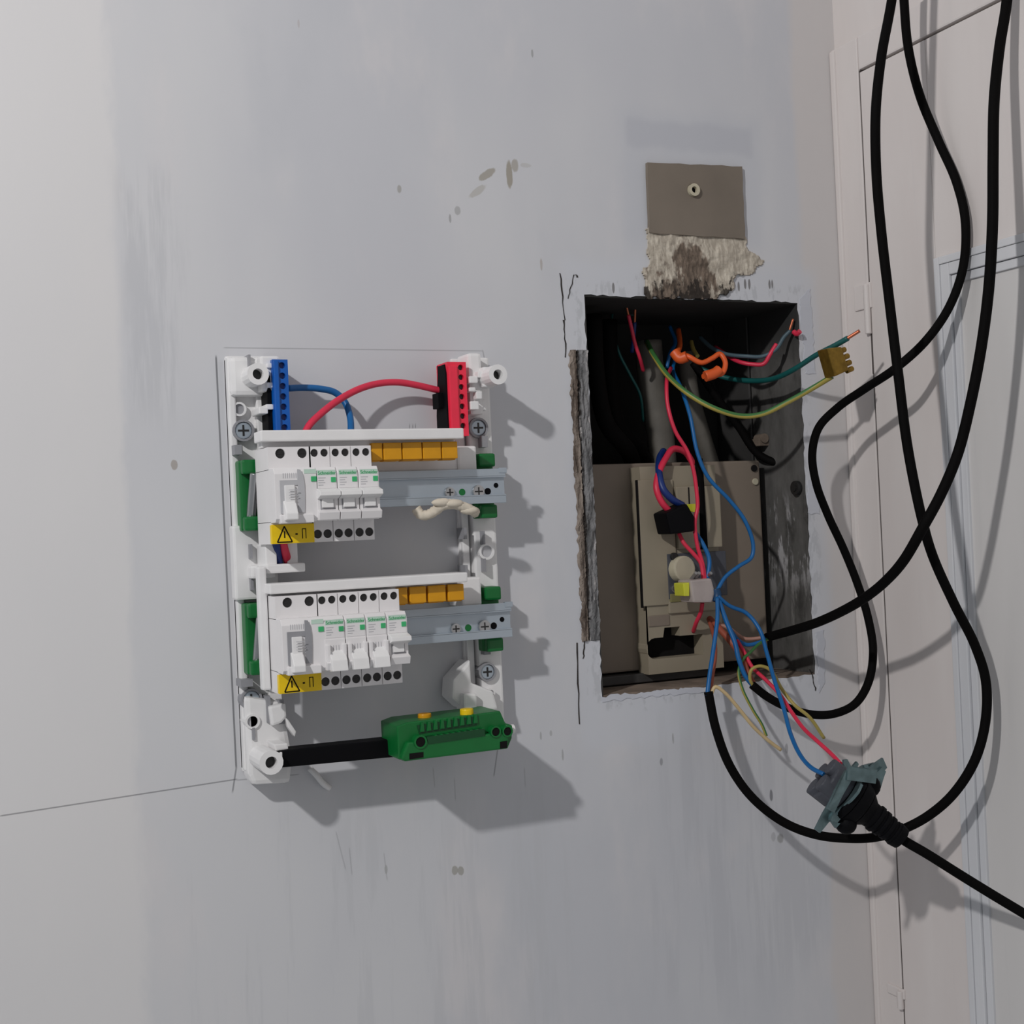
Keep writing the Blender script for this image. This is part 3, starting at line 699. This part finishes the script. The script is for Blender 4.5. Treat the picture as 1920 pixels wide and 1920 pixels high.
b = MB(); b.box(x0-.004, x0-.0001, z0, z1-.012, .010, .034, .0006); b.build('side_cover', BLACKP, t, label='black side of the terminal block')
t = thing('terminal_block', 'red terminal block in the top right corner of the panel', 'terminal block', at(858, 815, .04))
x0, x1 = X(841, 740, dB), X(876, 740, dB)
hs = [circle(X(866, 740, dB), Z(866, 689+18.2*i, dB), .0026, 12) for i in range(7)]
b = MB(); b.plate([(x0, z0), (x1, z0), (x1, z1-.0004), (x0, z1-.0004)], hs, .016, dB); b.box(x0, x1, z0, z1-.001, .014, .018)
b.prism([(x0+.0006, z0), (x0+.0085, z0), (x0+.0085, z1-.004), (x0+.0006, z1-.004)], dB-.0005, dB+.0024, .0008); b.build('housing', RED, t)
for h in hs:
    MB().cyl((sum(p[0] for p in h)/12, -.018, sum(p[1] for p in h)/12), (sum(p[0] for p in h)/12, -(dB-.003), sum(p[1] for p in h)/12), .0024, 12).build('terminal_screw', DSCREW, t)
b = MB(); b.xprism([(z0, .012), (z0, dB-.001), (z0+.012, dB-.002), (z1-.010, dB-.002), (z1-.002, dB-.005), (z1-.002, .020), (z0+.02, .012)], x0-.0012, x0+.0001, .0004); b.build('side_cover', BLACKP, t, label='black side of the terminal block')
b = MB(); b.box(x0-.006, x0-.001, Z(826, 765, .03), Z(826, 736, .03), .016, .030, .0006); b.build('spare_clip', BLACKP, t)

# jumper wires
b = MB(); b.tube(pts((540, 728, .018), (570, 727, .017), (600, 729, .016), (628, 736, .015), (646, 753, .017), (656, 780, .023), (658, 812, .034), (657, 850, .045)), .0029); tag(b.build('jumper_wire', WBLUE), 'blue wire curving from the blue terminal block down behind the busbar', 'wire')
b = MB(); b.tube(pts((838, 735, .020), (815, 730, .019), (785, 723, .018), (748, 717, .019), (710, 719, .021), (672, 730, .025), (632, 752, .032), (600, 777, .038), (578, 800, .043), (566, 830, .047), (562, 855, .05)), .0030); tag(b.build('jumper_wire', WRED), 'red wire arching from the red terminal block down behind the busbar', 'wire')
b = MB(); b.tube(pts((512, 1000, .05), (518, 1020, .05), (521, 1040, .046), (523, 1060, .04)), .0034); tag(b.build('jumper_wire', WDBLUE), 'short blue wire showing under the upper wide switch', 'wire')
b = MB(); b.tube(pts((532, 1000, .052), (531, 1020, .05), (536, 1040, .046), (540, 1052, .04)), .0036); tag(b.build('jumper_wire', WRED), 'short red wire showing under the upper wide switch', 'wire')

# green earth terminal bar
t = thing('earth_terminal_bar', 'green earth terminal bar with yellow tops at the bottom of the panel', 'terminal block', at(850, 1425, .06))
dG = .076
o_ = [(744, 1362), (765, 1354), (900, 1338), (938, 1333), (948, 1356), (961, 1360), (960, 1384), (952, 1404), (760, 1428), (748, 1424)]
b = MB(); b.prism(quad(o_, dG), .034, dG, .0012)
b.prism(quad([(765, 1392), (955, 1372), (952, 1404), (760, 1428), (752, 1424)], dG+.006), dG-.004, dG+.006, .0016); hs_ = b.build('housing', GREEN, t)
# two rows of spring entries as tooth pairs
for r_, (p0, p1, n_) in enumerate((((790, 1364), (890, 1348), 9), ((812, 1386), (900, 1373), 9))):
    for i in range(n_):
        k = i/(n_-1); px, py = p0[0]+(p1[0]-p0[0])*k, p0[1]+(p1[1]-p0[1])*k
        p = at(px, py, dG); dd = dG+(.002 if r_ == 0 else .0062)
        q = MB(); q.prism([(p.x-.0018, p.z-.0036), (p.x+.0022, p.z-.0036), (p.x+.0018, p.z+.0042), (p.x-.0006, p.z+.0042)], dG-.004, dd, .0005); q.build('wire_entry', GREEN, t)
q = MB(); q.prism(quad([(782, 1360), (892, 1344), (894, 1360), (786, 1376)], dG+.0006), dG-.002, dG+.0006); q.prism(quad([(800, 1382), (908, 1366), (910, 1380), (804, 1396)], dG+.0064), dG, dG+.0064); q.build('entry_recess', mat('deep_green_plastic', srgb(0, 66, 30), .5), t)
for px, py, rr in ((788, 1391, .0042), (929, 1372, .0036), (951, 1371, .0036)):
    p = at(px, py, dG+.006); MB().ring((p.x, -dG, p.z), (p.x, -(dG+.0072), p.z), rr*1.35, rr).build('screw_collar', GREEN, t)
    MB().cyl((p.x, -dG, p.z), (p.x, -(dG+.0064), p.z), rr).build('terminal_screw', INK, t)
for q_ in ([(768, 1413), (794, 1410), (794, 1420), (768, 1424)], [(938, 1391), (951, 1389), (951, 1402), (938, 1404)]):
    MB().prism(quad(q_, dG+.0065), dG+.003, dG+.0065).build('side_slot', INK, t)
for px, py, rr, dd in ((875, 1335, .0058, .070), (796, 1344, .0058, .060)):
    p = at(px, py, dd); MB().cyl((p.x, -dd, p.z-.008), (p.x, -dd, p.z+.003), rr, 18, bev=.0012).build('yellow_cap', YELLOW if px > 850 else AMBER, t, label='yellow cap on top of the green bar')
b = MB(); p = at(964, 1368, .07); b.cyl((p.x-.005, -.066, p.z), (p.x+.0015, -.066, p.z), .004, bev=.0006); b.build('end_plug', WHITE, t)

# cream strip under the upper rail
b = MB(); b.tube(pts((780, 954, .052), (789, 965, .054), (803, 965, .056), (816, 957, .058), (830, 948, .060), (846, 945, .062), (862, 948, .062), (878, 954, .061), (893, 962, .058)), .0043, 12, 6)
for v in b.bm.verts: v.co += Vector((random.uniform(-1, 1), random.uniform(-1, 1), random.uniform(-1, 1)))*.0004
for q in ((828, 942, .063), (852, 944, .064), (880, 957, .062)): b.blob(at(*q), .009, .004, .0036, .05)
tag(b.build('foam_strip', CREAM), 'crumpled cream strip stuck under the bare end of the upper rail', 'foam strip')
b = MB(); p = at(598, 1455, .004)
b.tube(pts((580, 1440, .004), (592, 1452, .006), (605, 1468, .005), (618, 1478, .003)), .0026, 8, 4); tag(b.build('plastic_scrap', WHITE), 'small white plastic scrap on the wall below the panel frame', 'scrap')

# ================================================================== old meter board in the opening
dM = -.060
mb = thing('meter_board', 'aged beige meter board set in the lower part of the opening', 'meter board', ((HX0+HX1)/2, .06, HZ0+.012))
zT = Z(1300, 866, dM); zB = HZ0+.014
xE = X(1430, 1000, dM)
MB().box(HX0+.003, xE, zB, zT, dM-.012, dM, .002).build('board', BEIGED, mb)
dH = -.040; xh0, xh1 = X(1186, 1000, dM), X(1346, 1000, dH)
b = MB(); zt, zb = Z(1250, 874, dH), Z(1250, 1262, dH)
slot = [(xh0+.010+.006*math.cos(a), Z(1230, 1216, dH)+.0085*math.sin(a)) for a in [math.pi/2+i*math.pi/8 for i in range(9)]]
sx = X(1318, 1210, dH); sz = Z(1230, 1216, dH)
xs0 = X(1228, 1216, dH)
slot = [(xs0+.0095*math.cos(a), sz+.0105*math.sin(a)) for a in [math.pi/2+i*math.pi/8 for i in range(9)]]+[(sx, sz-.0105), (sx, sz+.0105), (xs0+.030, sz+.0105), (xs0+.030, sz+.020), (xs0+.012, sz+.020), (xs0+.010, sz+.0105)]
b.plate([(xh0, zb), (xh1, zb), (xh1, zt), (xh0, zt)], [slot], dM, dH); hz_ = b.build('housing', BEIGE, mb)
MB().box(xs0-.008, sx+.002, sz-.012, sz+.022, dM, dM+.003).build('slot_back', INK, mb)
b = MB(); b.box(X(1198, 1000, dH), X(1264, 1000, dH), Z(1230, 1135, dH), Z(1230, 900, dH), dH-.001, dH+.0022, .0006); b.build('cover_strip', BEIGE, mb)
b = MB(); b.box(X(1264, 960, dH), X(1346, 960, dH), Z(1300, 1028, dH), Z(1300, 912, dH), dH-.001, dH+.006, .0012); b.build('cover_plate', BEIGE, mb)
b = MB(); b.box(X(1292, 940, dH+.006)-.0006, X(1292, 940, dH+.006)+.0006, Z(1292, 960, dH), Z(1292, 914, dH), dH+.004, dH+.0065); b.box(X(1197, 1000, dH)-.0005, X(1197, 1000, dH)+.0005, Z(1200, 1140, dH), Z(1200, 900, dH), dH-.001, dH+.0026); b.build('seam', INK, mb)
b = MB(); b.box(X(1250, 1080, dH), X(1360, 1080, dH), Z(1300, 1120, dH), Z(1300, 1036, dH), dM, dH+.003, .0008); b.build('dark_plate', SOCK, mb, label='dark square plate behind the round cream knob')
p = at(1281, 1068, dH+.010); b = MB(); b.cyl((p.x, -(dH), p.z), (p.x+.001, -(dH+.012), p.z+.001), .0132, 24, bev=.002); b.build('knob', KNOB, mb)
for px, py, m in ((1265, 1104, CHROME), (1264, 1044, DSCREW)):
    p = at(px, py, dH+.004); MB().cyl((p.x, -dH, p.z), (p.x, -(dH+.006), p.z), .0042, bev=.0008).build('screw', m, mb)
b = MB(); b.box(X(1254, 1130, dH), X(1300, 1130, dH), Z(1275, 1128, dH), Z(1275, 1112, dH), dH, dH+.004, .001); b.build('yellow_tab', mat('dull_olive_plastic', srgb(128, 122, 80), .5), mb)
b = MB(); b.box(X(1252, 1140, dH), X(1345, 1140, dH), Z(1300, 1147, dH), Z(1300, 1124, dH), dH-.002, dH+.003, .001); b.build('lower_cover', BEIGE, mb)
b = MB(); b.box(X(1215, 1160, dH), X(1255, 1160, dH), Z(1240, 1174, dH), Z(1240, 1153, dH), dM, dH+.001, .001)
for i in range(4): b.box(X(1262+i*14, 1170, dM), X(1270+i*14, 1170, dM), Z(1280, 1186, dM), Z(1280, 1150, dM), dM, dH-.006, .0006)
b.build('terminal_strip', BEIGED, mb)
for px, py in ((1414, 878), (1416, 903)):
    p = at(px, py, dM+.001); MB().cyl((p.x, -dM, p.z), (p.x, -(dM+.002), p.z), .0036, bev=.0005).build('board_screw', INK if py < 890 else KNOB, mb)
b = MB(); b.box(HX0+.02, X(1330, 1290, -.06), HZ0+.003, HZ0+.012, -.09, -.05, .001); b.build('bottom_rail', DARKM, mb)

# dark lining and conduits in the upper half
b = MB(); b.box(X(1403, 700, -.085), HX1-.003, Z(1420, 870, -.085), Z(1420, 575, -.085), -.149, -.085, .001); tag(b.build('metal_box', DARKM), 'dark metal box inside the opening at upper right', 'metal box')
def conduit(q, r, m, label, cat='conduit'):
    b = MB(); b.tube(pts(*q), r, 14); return tag(b.build('conduit' if cat == 'conduit' else 'old_cable', m), label, cat)
conduit([(1215, 640, -.10), (1222, 720, -.10), (1236, 800, -.10), (1244, 880, -.10)], .0145, TUBE, 'grey conduit running down the middle of the opening')
conduit([(1285, 660, -.11), (1296, 740, -.11), (1318, 820, -.11), (1340, 890, -.11)], .009, TUBE, 'dim grey conduit right of the middle one in the opening')
conduit([(1113, 590, -.045), (1118, 700, -.045), (1135, 790, -.045), (1180, 850, -.07), (1190, 900, -.11)], .0085, SHEATH, 'thick black old cable bending down the left of the opening', 'cable')
conduit([(1142, 600, -.075), (1145, 720, -.075), (1158, 800, -.075), (1200, 850, -.09), (1210, 900, -.12)], .0085, SHEATH, 'thick black old cable beside the leftmost one in the opening', 'cable')
conduit([(1300, 680, -.07), (1340, 740, -.07), (1385, 800, -.07), (1420, 850, -.065), (1460, 868, -.05), (1490, 862, -.035), (1503, 840, -.020)], .0042, SHEATH, 'thin black old cable sagging to the right side of the opening', 'cable')
b = MB(); p = at(1428, 830, -.07); b.box(p.x-.010, p.x+.010, p.z-.004, p.z+.004, -.085, -.060, .0008); b.cyl((p.x-.004, .072, p.z+.004), (p.x-.004, .058, p.z+.004), .005); tag(b.build('latch_catch', MORTAR), 'rusty catch inside the opening at right', 'catch')
b = MB(); p = at(1491, 915, -.010); b.cyl((HX1-.001, -p.y*0+.012, p.z), (HX1-.006, .012, p.z), .0075, 18, bev=.001); b.cyl((HX1-.006, .012, p.z), (HX1-.0072, .012, p.z), .0035); tag(b.build('rusty_bolt', DSCREW), 'rusty bolt head on the right inner side of the opening', 'bolt')
MB().tube(pts((1310, 860, -.036), (1314, 930, -.036), (1320, 1030, -.034)), .0042, 10).build('cable_entry', SHEATH, mb, label='black cable running down the board')

# ================================================================== loose wires in the opening
WCOUNT = {}
def wire(q, r, m, label, name='wire', cat='wire', tip=None, tipm=COPPER):
    b = MB(); b.tube(pts(*q), r, 10)
    if tip is None: return tag(b.build(name, m), label, cat)
    P = pts(*q); o = thing(name, label, cat, P[0]); b.build('insulation', m, o)
    d_ = (P[-1]-P[-2]).normalized(); c = MB(); c.tube([P[-1]-d_*.002]+pts(*tip), r*.62, 8); c.build('bare_copper_end', tipm, o); return o
wire([(1212, 640, -.09), (1228, 670, -.05), (1250, 702, -.03), (1290, 738, -.005), (1340, 766, .012), (1390, 780, .02), (1430, 776, .03), (1480, 752, .045), (1530, 724, .06), (1560, 706, .075)], .0027, EARTH, 'green and yellow earth wire swinging out to the brass block')
wire([(1310, 690, -.08), (1360, 708, -.06), (1410, 714, -.03), (1450, 710, 0), (1490, 692, .03), (1530, 666, .055), (1565, 648, .075), (1590, 634, .088)], .0027, WGREEN, 'dark green wire with bare copper tip passing over the brass block', tip=[(1612, 620, .095)])
wire([(1190, 590, -.09), (1150, 585, -.09), (1149, 615, -.085), (1160, 660, -.08), (1180, 700, -.08), (1200, 740, -.085), (1206, 790, -.10)], .0015, WGREEN, 'thin dark green wire hanging at the upper left of the opening')
wire([(1206, 695, -.075), (1200, 672, -.065), (1190, 642, -.06), (1184, 615, -.058), (1178, 590, -.055)], .0019, WRED, 'short red wire pointing up with bare tip at upper left of opening', tip=[(1173, 566, -.05)])
wire([(1185, 660, -.08), (1188, 630, -.07), (1190, 604, -.065)], .0021, WDBLUE, 'short blue wire pointing up beside the red one, bare tip', tip=[(1191, 576, -.06)])
wire([(1258, 690, -.07), (1250, 715, -.03), (1252, 760, -.02), (1266, 808, -.015), (1288, 845, -.012), (1300, 880, -.01), (1306, 920, -.01), (1308, 950, -.01), (1303, 980, -.01), (1307, 1020, -.01), (1318, 1060, -.01), (1322, 1088, -.008)], .0020, WRED, 'long red wire dropping through the opening to the clear connector')
wire([(1270, 660, -.09), (1262, 690, -.08), (1278, 730, -.04), (1294, 780, -.02), (1308, 850, -.012), (1328, 895, -.008), (1368, 938, -.002), (1396, 975, .002), (1412, 1020, .004), (1409, 1045, .004), (1385, 1062, .003), (1360, 1082, 0), (1344, 1108, 0)], .0020, WBLUE, 'long blue wire bowing out right down to the clear connector')
wire([(1256, 612, -.10), (1266, 640, -.09), (1256, 664, -.08), (1250, 690, -.08)], .0020, WBLUE, 'short blue wire high in the dark of the opening')
t = wire([(1272, 618, -.09), (1275, 645, -.07), (1272, 665, -.05), (1290, 668, -.03), (1315, 680, -.025), (1335, 672, -.025), (1350, 664, -.025), (1360, 680, -.02), (1354, 700, -.018), (1338, 702, -.018), (1318, 706, -.018)], .0027, WORANGE, 'orange wire curled into a loop high in the opening')
b = MB(); b.tube(pts((1264, 660, -.04), (1275, 672, -.035), (1288, 668, -.03)), .0055, 10); b.tube(pts((1322, 706, -.014), (1340, 700, -.012), (1348, 694, -.012)), .0055, 10, smooth=True); tag(b.build('tape_wrap', WORANGE), 'orange taped lumps on the curled orange wire', 'tape')
wire([(1312, 632, -.09), (1335, 652, -.07), (1362, 664, -.05), (1400, 668, -.03), (1430, 668, -.02), (1455, 655, -.012), (1470, 632, -.008), (1482, 620, -.004)], .0021, mat('grey_blue_insulation', srgb(70, 90, 100), .5), 'grey blue wire running right along the top of the opening', tip=[(1487, 598, -.002)])
wire([(1340, 650, -.09), (1385, 678, -.04), (1410, 683, -.028), (1432, 682, -.02), (1444, 664, -.015), (1456, 645, -.012)], .0022, WRED, 'bent red wire at the upper right of the opening')
wire([(1488, 622, .0), (1494, 626, .004), (1500, 621, .008)], .0026, WRED, 'stub of red wire at the upper right edge of the opening')
wire([(1296, 640, -.09), (1300, 655, -.08), (1308, 668, -.07)], .0022, WYEL, 'short yellow wire behind the orange loop')
# brass block
t = thing('brass_connector', 'brass screw connector block hanging on the earth wire', 'connector', at(1574, 678, .08))
b = MB(); q = quad([(1551, 653), (1578, 650), (1592, 694), (1566, 706)], .086); b.prism(q, .070, .086, .0012); b.build('block', BRASS, t)
for px, py in ((1582, 656), (1588, 668), (1592, 680), (1596, 692)):
    p = at(px, py, .080); MB().cyl(p+Vector((-.006, 0, -.002)), p+Vector((.0015, 0, .0006)), .0027, 12, bev=.0005).build('screw', BRASS, t)
# black connector with thick red and blue loops
t = thing('connector_block', 'black connector block with thick red and blue looped wires', 'connector', at(1275, 1000, -.02))
b = MB(); q = quad([(1249, 962), (1288, 944), (1302, 968), (1303, 996), (1258, 1002)], -.006); b.prism(q, -.032, -.006, .002); b.build('block', BLACKP, t)
MB().tube(pts((1300, 870, -.05), (1285, 848, -.045), (1262, 842, -.04), (1248, 860, -.034), (1236, 885, -.028), (1231, 915, -.022), (1240, 940, -.02), (1258, 962, -.02)), .0033, 12).build('red_loop', WRED, t)
MB().tube(pts((1244, 846, -.06), (1237, 860, -.045), (1236, 890, -.026), (1244, 918, -.018), (1260, 936, -.016), (1280, 948, -.018)), .0036, 12).build('blue_loop', WDBLUE, t)
MB().tube(pts((1273, 1000, -.02), (1282, 1018, -.016), (1300, 1038, -.012), (1314, 1056, -.010), (1319, 1088, -.008)), .0021, 10).build('red_tail', WRED, t)
MB().tube(pts((1302, 996, -.02), (1318, 1020, -.014), (1330, 1050, -.010), (1326, 1086, -.008)), .0022, 10).build('blue_tail', WBLUE, t)
MB().box(X(1294, 950, -.02), X(1300, 950, -.02), Z(1297, 960, -.02), Z(1297, 945, -.02), -.026, -.016).build('yellow_flag', NEON, t)
# clear connector
t = thing('connector_block', 'translucent pinkish connector where the blue wires meet', 'connector', at(1318, 1130, -.01))
b = MB(); q = quad([(1294, 1088), (1334, 1084), (1341, 1110), (1336, 1130), (1300, 1130)], .002); b.prism(q, -.022, .002, .002); b.build('block', CLEAR, t)
MB().prism(quad([(1281, 1094), (1293, 1092), (1293, 1118), (1283, 1118)], .0), -.018, 0, .001).build('yellow_end', NEON, t)
b = MB()
for px in (1302, 1308, 1330): p = at(px, 1078, -.006); b.cyl((p.x, .012, p.z-.004), (p.x, .003, p.z+.002), .0018)
b.build('contact', CHROME, t)
wire([(1317, 1130, -.012), (1314, 1148, -.018), (1306, 1166, -.026), (1300, 1184, -.04)], .0021, WRED, 'short red wire under the clear connector into the board slot')
b = MB(); b.tube(pts((1342, 1104, .0), (1345, 1116, .001), (1344, 1128, .002)), .0042, 12); tag(b.build('tape_wrap', mat('dark_blue_tape', srgb(10, 60, 100), .5)), 'dark blue tape binding the blue wires by the clear connector', 'tape')

# ================================================================== black cables
def black_cable(q, r, label, cores):
    P = pts(*q); t = thing('power_cable', label, 'cable', P[-1], 'black cables hanging in front of the door')
    MB().tube(P, r, 16, 14).build('sheath', SHEATH, t)
    for qq, rr, m, nm in cores: MB().tube(pts(*qq), rr, 10).build(nm, m, t)
    return t
black_cable([(1720, -420, .20), (1690, -140, .20), (1672, 0, .20), (1652, 110, .205), (1642, 210, .205), (1643, 320, .20), (1652, 430, .20), (1667, 560, .20), (1684, 700, .205), (1702, 840, .21), (1728, 970, .215), (1748, 1040, .21), (1788, 1130, .205), (1828, 1210, .20), (1848, 1275, .20), (1848, 1350, .20), (1828, 1425, .195), (1788, 1488, .18), (1740, 1530, .16), (1690, 1556, .14), (1640, 1570, .115), (1590, 1572, .095), (1530, 1565, .08), (1470, 1542, .065), (1410, 1495, .05), (1368, 1435, .04), (1342, 1365, .035), (1328, 1297, .03)], .0043,
    'long black cable looping lowest past the plug, stripped end below the opening',
    [([(1326, 1305, .031), (1330, 1270, .028), (1338, 1215, .02), (1345, 1160, .012), (1345, 1120, .004)], .0021, WBLUE, 'blue_core'),
     ([(1331, 1305, .029), (1335, 1270, .02), (1341, 1225, .005), (1338, 1190, -.01), (1330, 1165, -.03)], .0021, WBROWN, 'brown_core'),
     ([(1332, 1306, .030), (1341, 1288, .032), (1358, 1298, .034), (1384, 1327, .036), (1412, 1362, .038), (1440, 1388, .04), (1464, 1406, .042)], .0018, WBEIGE, 'earth_core')])
black_cable([(1690, -420, .19), (1690, -120, .175), (1695, 0, .165), (1703, 90, .160), (1725, 180, .158), (1760, 265, .165), (1793, 340, .18), (1810, 415, .19), (1806, 500, .185), (1780, 575, .175), (1735, 640, .165), (1680, 690, .145), (1620, 730, .105), (1570, 765, .07), (1535, 802, .05), (1523, 850, .04), (1530, 905, .035), (1552, 965, .03), (1582, 1030, .03), (1608, 1095, .035), (1628, 1160, .042), (1637, 1222, .05), (1628, 1280, .055), (1603, 1320, .055), (1565, 1338, .05), (1525, 1340, .045), (1480, 1328, .04), (1438, 1306, .035), (1410, 1284, .03)], .0041,
    'black cable bending out furthest left beside the opening, stripped end at its bottom',
    [([(1416, 1290, .030), (1398, 1268, .026), (1385, 1235, .022), (1378, 1205, .018), (1362, 1165, .01), (1348, 1126, .004)], .0024, WBLUE, 'blue_core'),
     ([(1416, 1292, .028), (1402, 1262, .020), (1388, 1228, .008), (1368, 1200, -.004), (1345, 1175, -.02), (1330, 1160, -.035)], .0034, WBROWN, 'brown_core'),
     ([(1414, 1290, .030), (1406, 1272, .030), (1409, 1256, .032), (1424, 1249, .034), (1444, 1256, .037), (1466, 1292, .045), (1490, 1322, .06), (1518, 1345, .066), (1545, 1384, .066)], .0017, WYEL, 'earth_core')])
black_cable([(1900, -420, .27), (1895, -120, .265), (1888, 0, .262), (1874, 90, .265), (1864, 190, .272), (1862, 300, .276), (1861, 420, .278), (1854, 540, .272), (1840, 650, .265), (1820, 755, .257), (1796, 850, .248), (1765, 925, .243), (1731, 988, .236), (1695, 1050, .212), (1660, 1090, .183), (1620, 1122, .150), (1575, 1148, .11), (1530, 1168, .075), (1485, 1182, .04), (1438, 1195, .0)], .0045,
    'black cable hanging furthest right, curving back left into the opening',
    [([(1445, 1194, .006), (1425, 1204, .0), (1402, 1209, -.004), (1386, 1202, -.004), (1372, 1184, -.002), (1358, 1155, .0), (1347, 1125, .002)], .0020, WBLUE, 'blue_core'),
     ([(1445, 1192, .004), (1420, 1197, -.006), (1395, 1197, -.014), (1370, 1180, -.022), (1345, 1168, -.032)], .0020, mat('pinkish_brown_insulation', srgb(165, 120, 105), .5), 'brown_core'),
     ([(1445, 1196, .005), (1425, 1206, .006), (1408, 1222, .012), (1392, 1238, .018), (1385, 1260, .022), (1392, 1292, .026), (1412, 1332, .03), (1428, 1358, .032), (1437, 1380, .034)], .0015, EARTH, 'earth_core')])
# leads of the loose socket
wire([(1346, 1118, .004), (1368, 1136, .006), (1400, 1150, .010), (1424, 1180, .02), (1438, 1225, .035), (1452, 1275, .055), (1470, 1330, .08), (1482, 1375, .10), (1500, 1415, .125), (1522, 1440, .15), (1545, 1452, .165)], .0020, WBLUE, 'blue wire dropping from the clear connector to the hanging socket')
wire([(1375, 1190, -.01), (1395, 1222, .01), (1410, 1250, .022), (1436, 1275, .04), (1462, 1302, .058), (1484, 1335, .078), (1506, 1365, .10), (1535, 1392, .13), (1560, 1415, .15), (1576, 1432, .165)], .0019, WRED, 'red wire running diagonally down to the hanging socket')

# ================================================================== hanging socket and plug
t = thing('wall_socket', 'loose flush socket with bent metal bracket hanging by its wires', 'socket', at(1590, 1490, .17))
# axis of the plug: from the socket (upper left, near the wall) to the lower right, towards the room
A = at(1564, 1474, .165); Bq = at(1690, 1572, .190); ax = (Bq-A).normalized()
e1 = (Vector((0, -1, 0))-Vector((0, -1, 0)).dot(ax)*ax).normalized(); e2 = ax.cross(e1)
def loc(u, v, w_): return A+ax*u+e1*v+e2*w_
b = MB(); b.cyl(loc(-.010, 0, 0), loc(.010, 0, 0), .0185, 24, bev=.002)
for k in range(4):
    a_ = k*math.pi/2+.6; b.cyl(loc(-.015, .012*math.cos(a_), .012*math.sin(a_)), loc(.006, .012*math.cos(a_), .012*math.sin(a_)), .0080, 14, bev=.0015)
b.build('socket_body', SOCK, t)
# bracket: a flat plate seen edge-on with claws bent out
C0 = loc(.012, 0, 0)
bo, bi = [], []
ang = [i*2*math.pi/40 for i in range(40)]
for i, a_ in enumerate(ang):
    rr = .026+.004*math.cos(4*a_)+random.uniform(-.001, .001); bo.append((rr*math.cos(a_), rr*math.sin(a_))); bi.append((.019*math.cos(a_), .019*math.sin(a_)))
bb = MB(); tb = bmesh.new(); R_ = []
for uu, ring_ in ((.010, bo), (.0125, bo), (.0125, bi), (.010, bi)): R_.append([tb.verts.new(loc(uu, *p_)) for p_ in ring_])
for k in range(4):
    for i in range(40):
        j = (i+1) % 40; tb.faces.new((R_[k][i], R_[k][j], R_[(k+1) % 4][j], R_[(k+1) % 4][i]))
bmesh.ops.recalc_face_normals(tb, faces=tb.faces); bb._join(tb)
bb.build('bracket', BRACK, t, label='grey metal mounting bracket')
def claw(q0, q1, q2, w0, w1, th=.0012):
    P0, P1, P2 = at(*q0), at(*q1), at(*q2); n_ = Vector((0, -1, 0)); c_ = MB()
    dirs = [(P1-P0).normalized(), (P2-P0).normalized(), (P2-P1).normalized()]
    L_, R2 = [], []
    for P_, d_, w_ in ((P0, dirs[0], w0), (P1, dirs[1], (w0+w1)/2), (P2, dirs[2], w1)):
        s_ = d_.cross(n_).normalized()*w_/2; L_.append(P_+s_); R2.append(P_-s_)
    o1 = L_+R2[::-1]; c_.hexa([p_+n_*th for p_ in o1], [p_-n_*th for p_ in o1]); return c_.build('claw', BRACK, t)
claw((1572, 1500, .175), (1550, 1530, .172), (1532, 1558, .170), .014, .006)
claw((1575, 1520, .178), (1562, 1540, .178), (1570, 1548, .180), .010, .006)
claw((1622, 1464, .170), (1640, 1446, .168), (1658, 1430, .166), .016, .010)
claw((1590, 1452, .160), (1588, 1438, .158), (1584, 1424, .156), .012, .004)
claw((1640, 1470, .170), (1648, 1455, .170), (1656, 1442, .169), .014, .006)
claw((1606, 1455, .166), (1620, 1446, .165), (1640, 1440, .164), .012, .010)
claw((1556, 1520, .188), (1573, 1484, .190), (1592, 1450, .188), .008, .010)
claw((1588, 1449, .190), (1612, 1452, .191), (1642, 1456, .189), .012, .012)
claw((1600, 1448, .188), (1602, 1438, .187), (1607, 1430, .186), .006, .003)
claw((1622, 1450, .188), (1624, 1440, .187), (1622, 1434, .186), .007, .004)
t = thing('power_plug', 'black power plug in the loose socket, cord leaving to the lower right', 'plug', at(1640, 1530, .18))
b = MB(); b.cyl(loc(.011, 0, 0), loc(.018, 0, 0), .0245, 26, bev=.002); b.cyl(loc(.018, 0, 0), loc(.030, 0, 0), .0235, 26, r2=.0190, bev=.002)
b.cyl(loc(.030, 0, 0), loc(.040, 0, 0), .0185, 22, r2=.0110, bev=.0015)
for s_ in (1, -1): b.blob(loc(.026, 0, .020*s_), .0095, .010, .0095)
b.build('plug_body', BLACKP, t)
b = MB(); b.cyl(loc(.038, 0, 0), loc(.066, 0, 0), .0120, 18, r2=.0095, bev=.001)
for k in range(4): b.cyl(loc(.044+.0065*k, 0, 0), loc(.0475+.0065*k, 0, 0), .0128-.0007*k, 18, bev=.0006)
b.build('strain_relief', BLACKP, t)
E1 = loc(.064, 0, 0)
b = MB(); b.cyl(loc(.066, 0, 0), loc(.074, 0, 0), .0115, 18, r2=.0100, bev=.001); b.build('cord_collar', BLACKP, t)
MB().tube([loc(.066, 0, 0), loc(.076, 0, 0)]+pts((1738, 1601, .202), (1800, 1640, .212), (1860, 1677, .225), (1925, 1716, .24), (2010, 1768, .26), (2100, 1830, .28)), .0043, 14).build('cord', SHEATH, t)
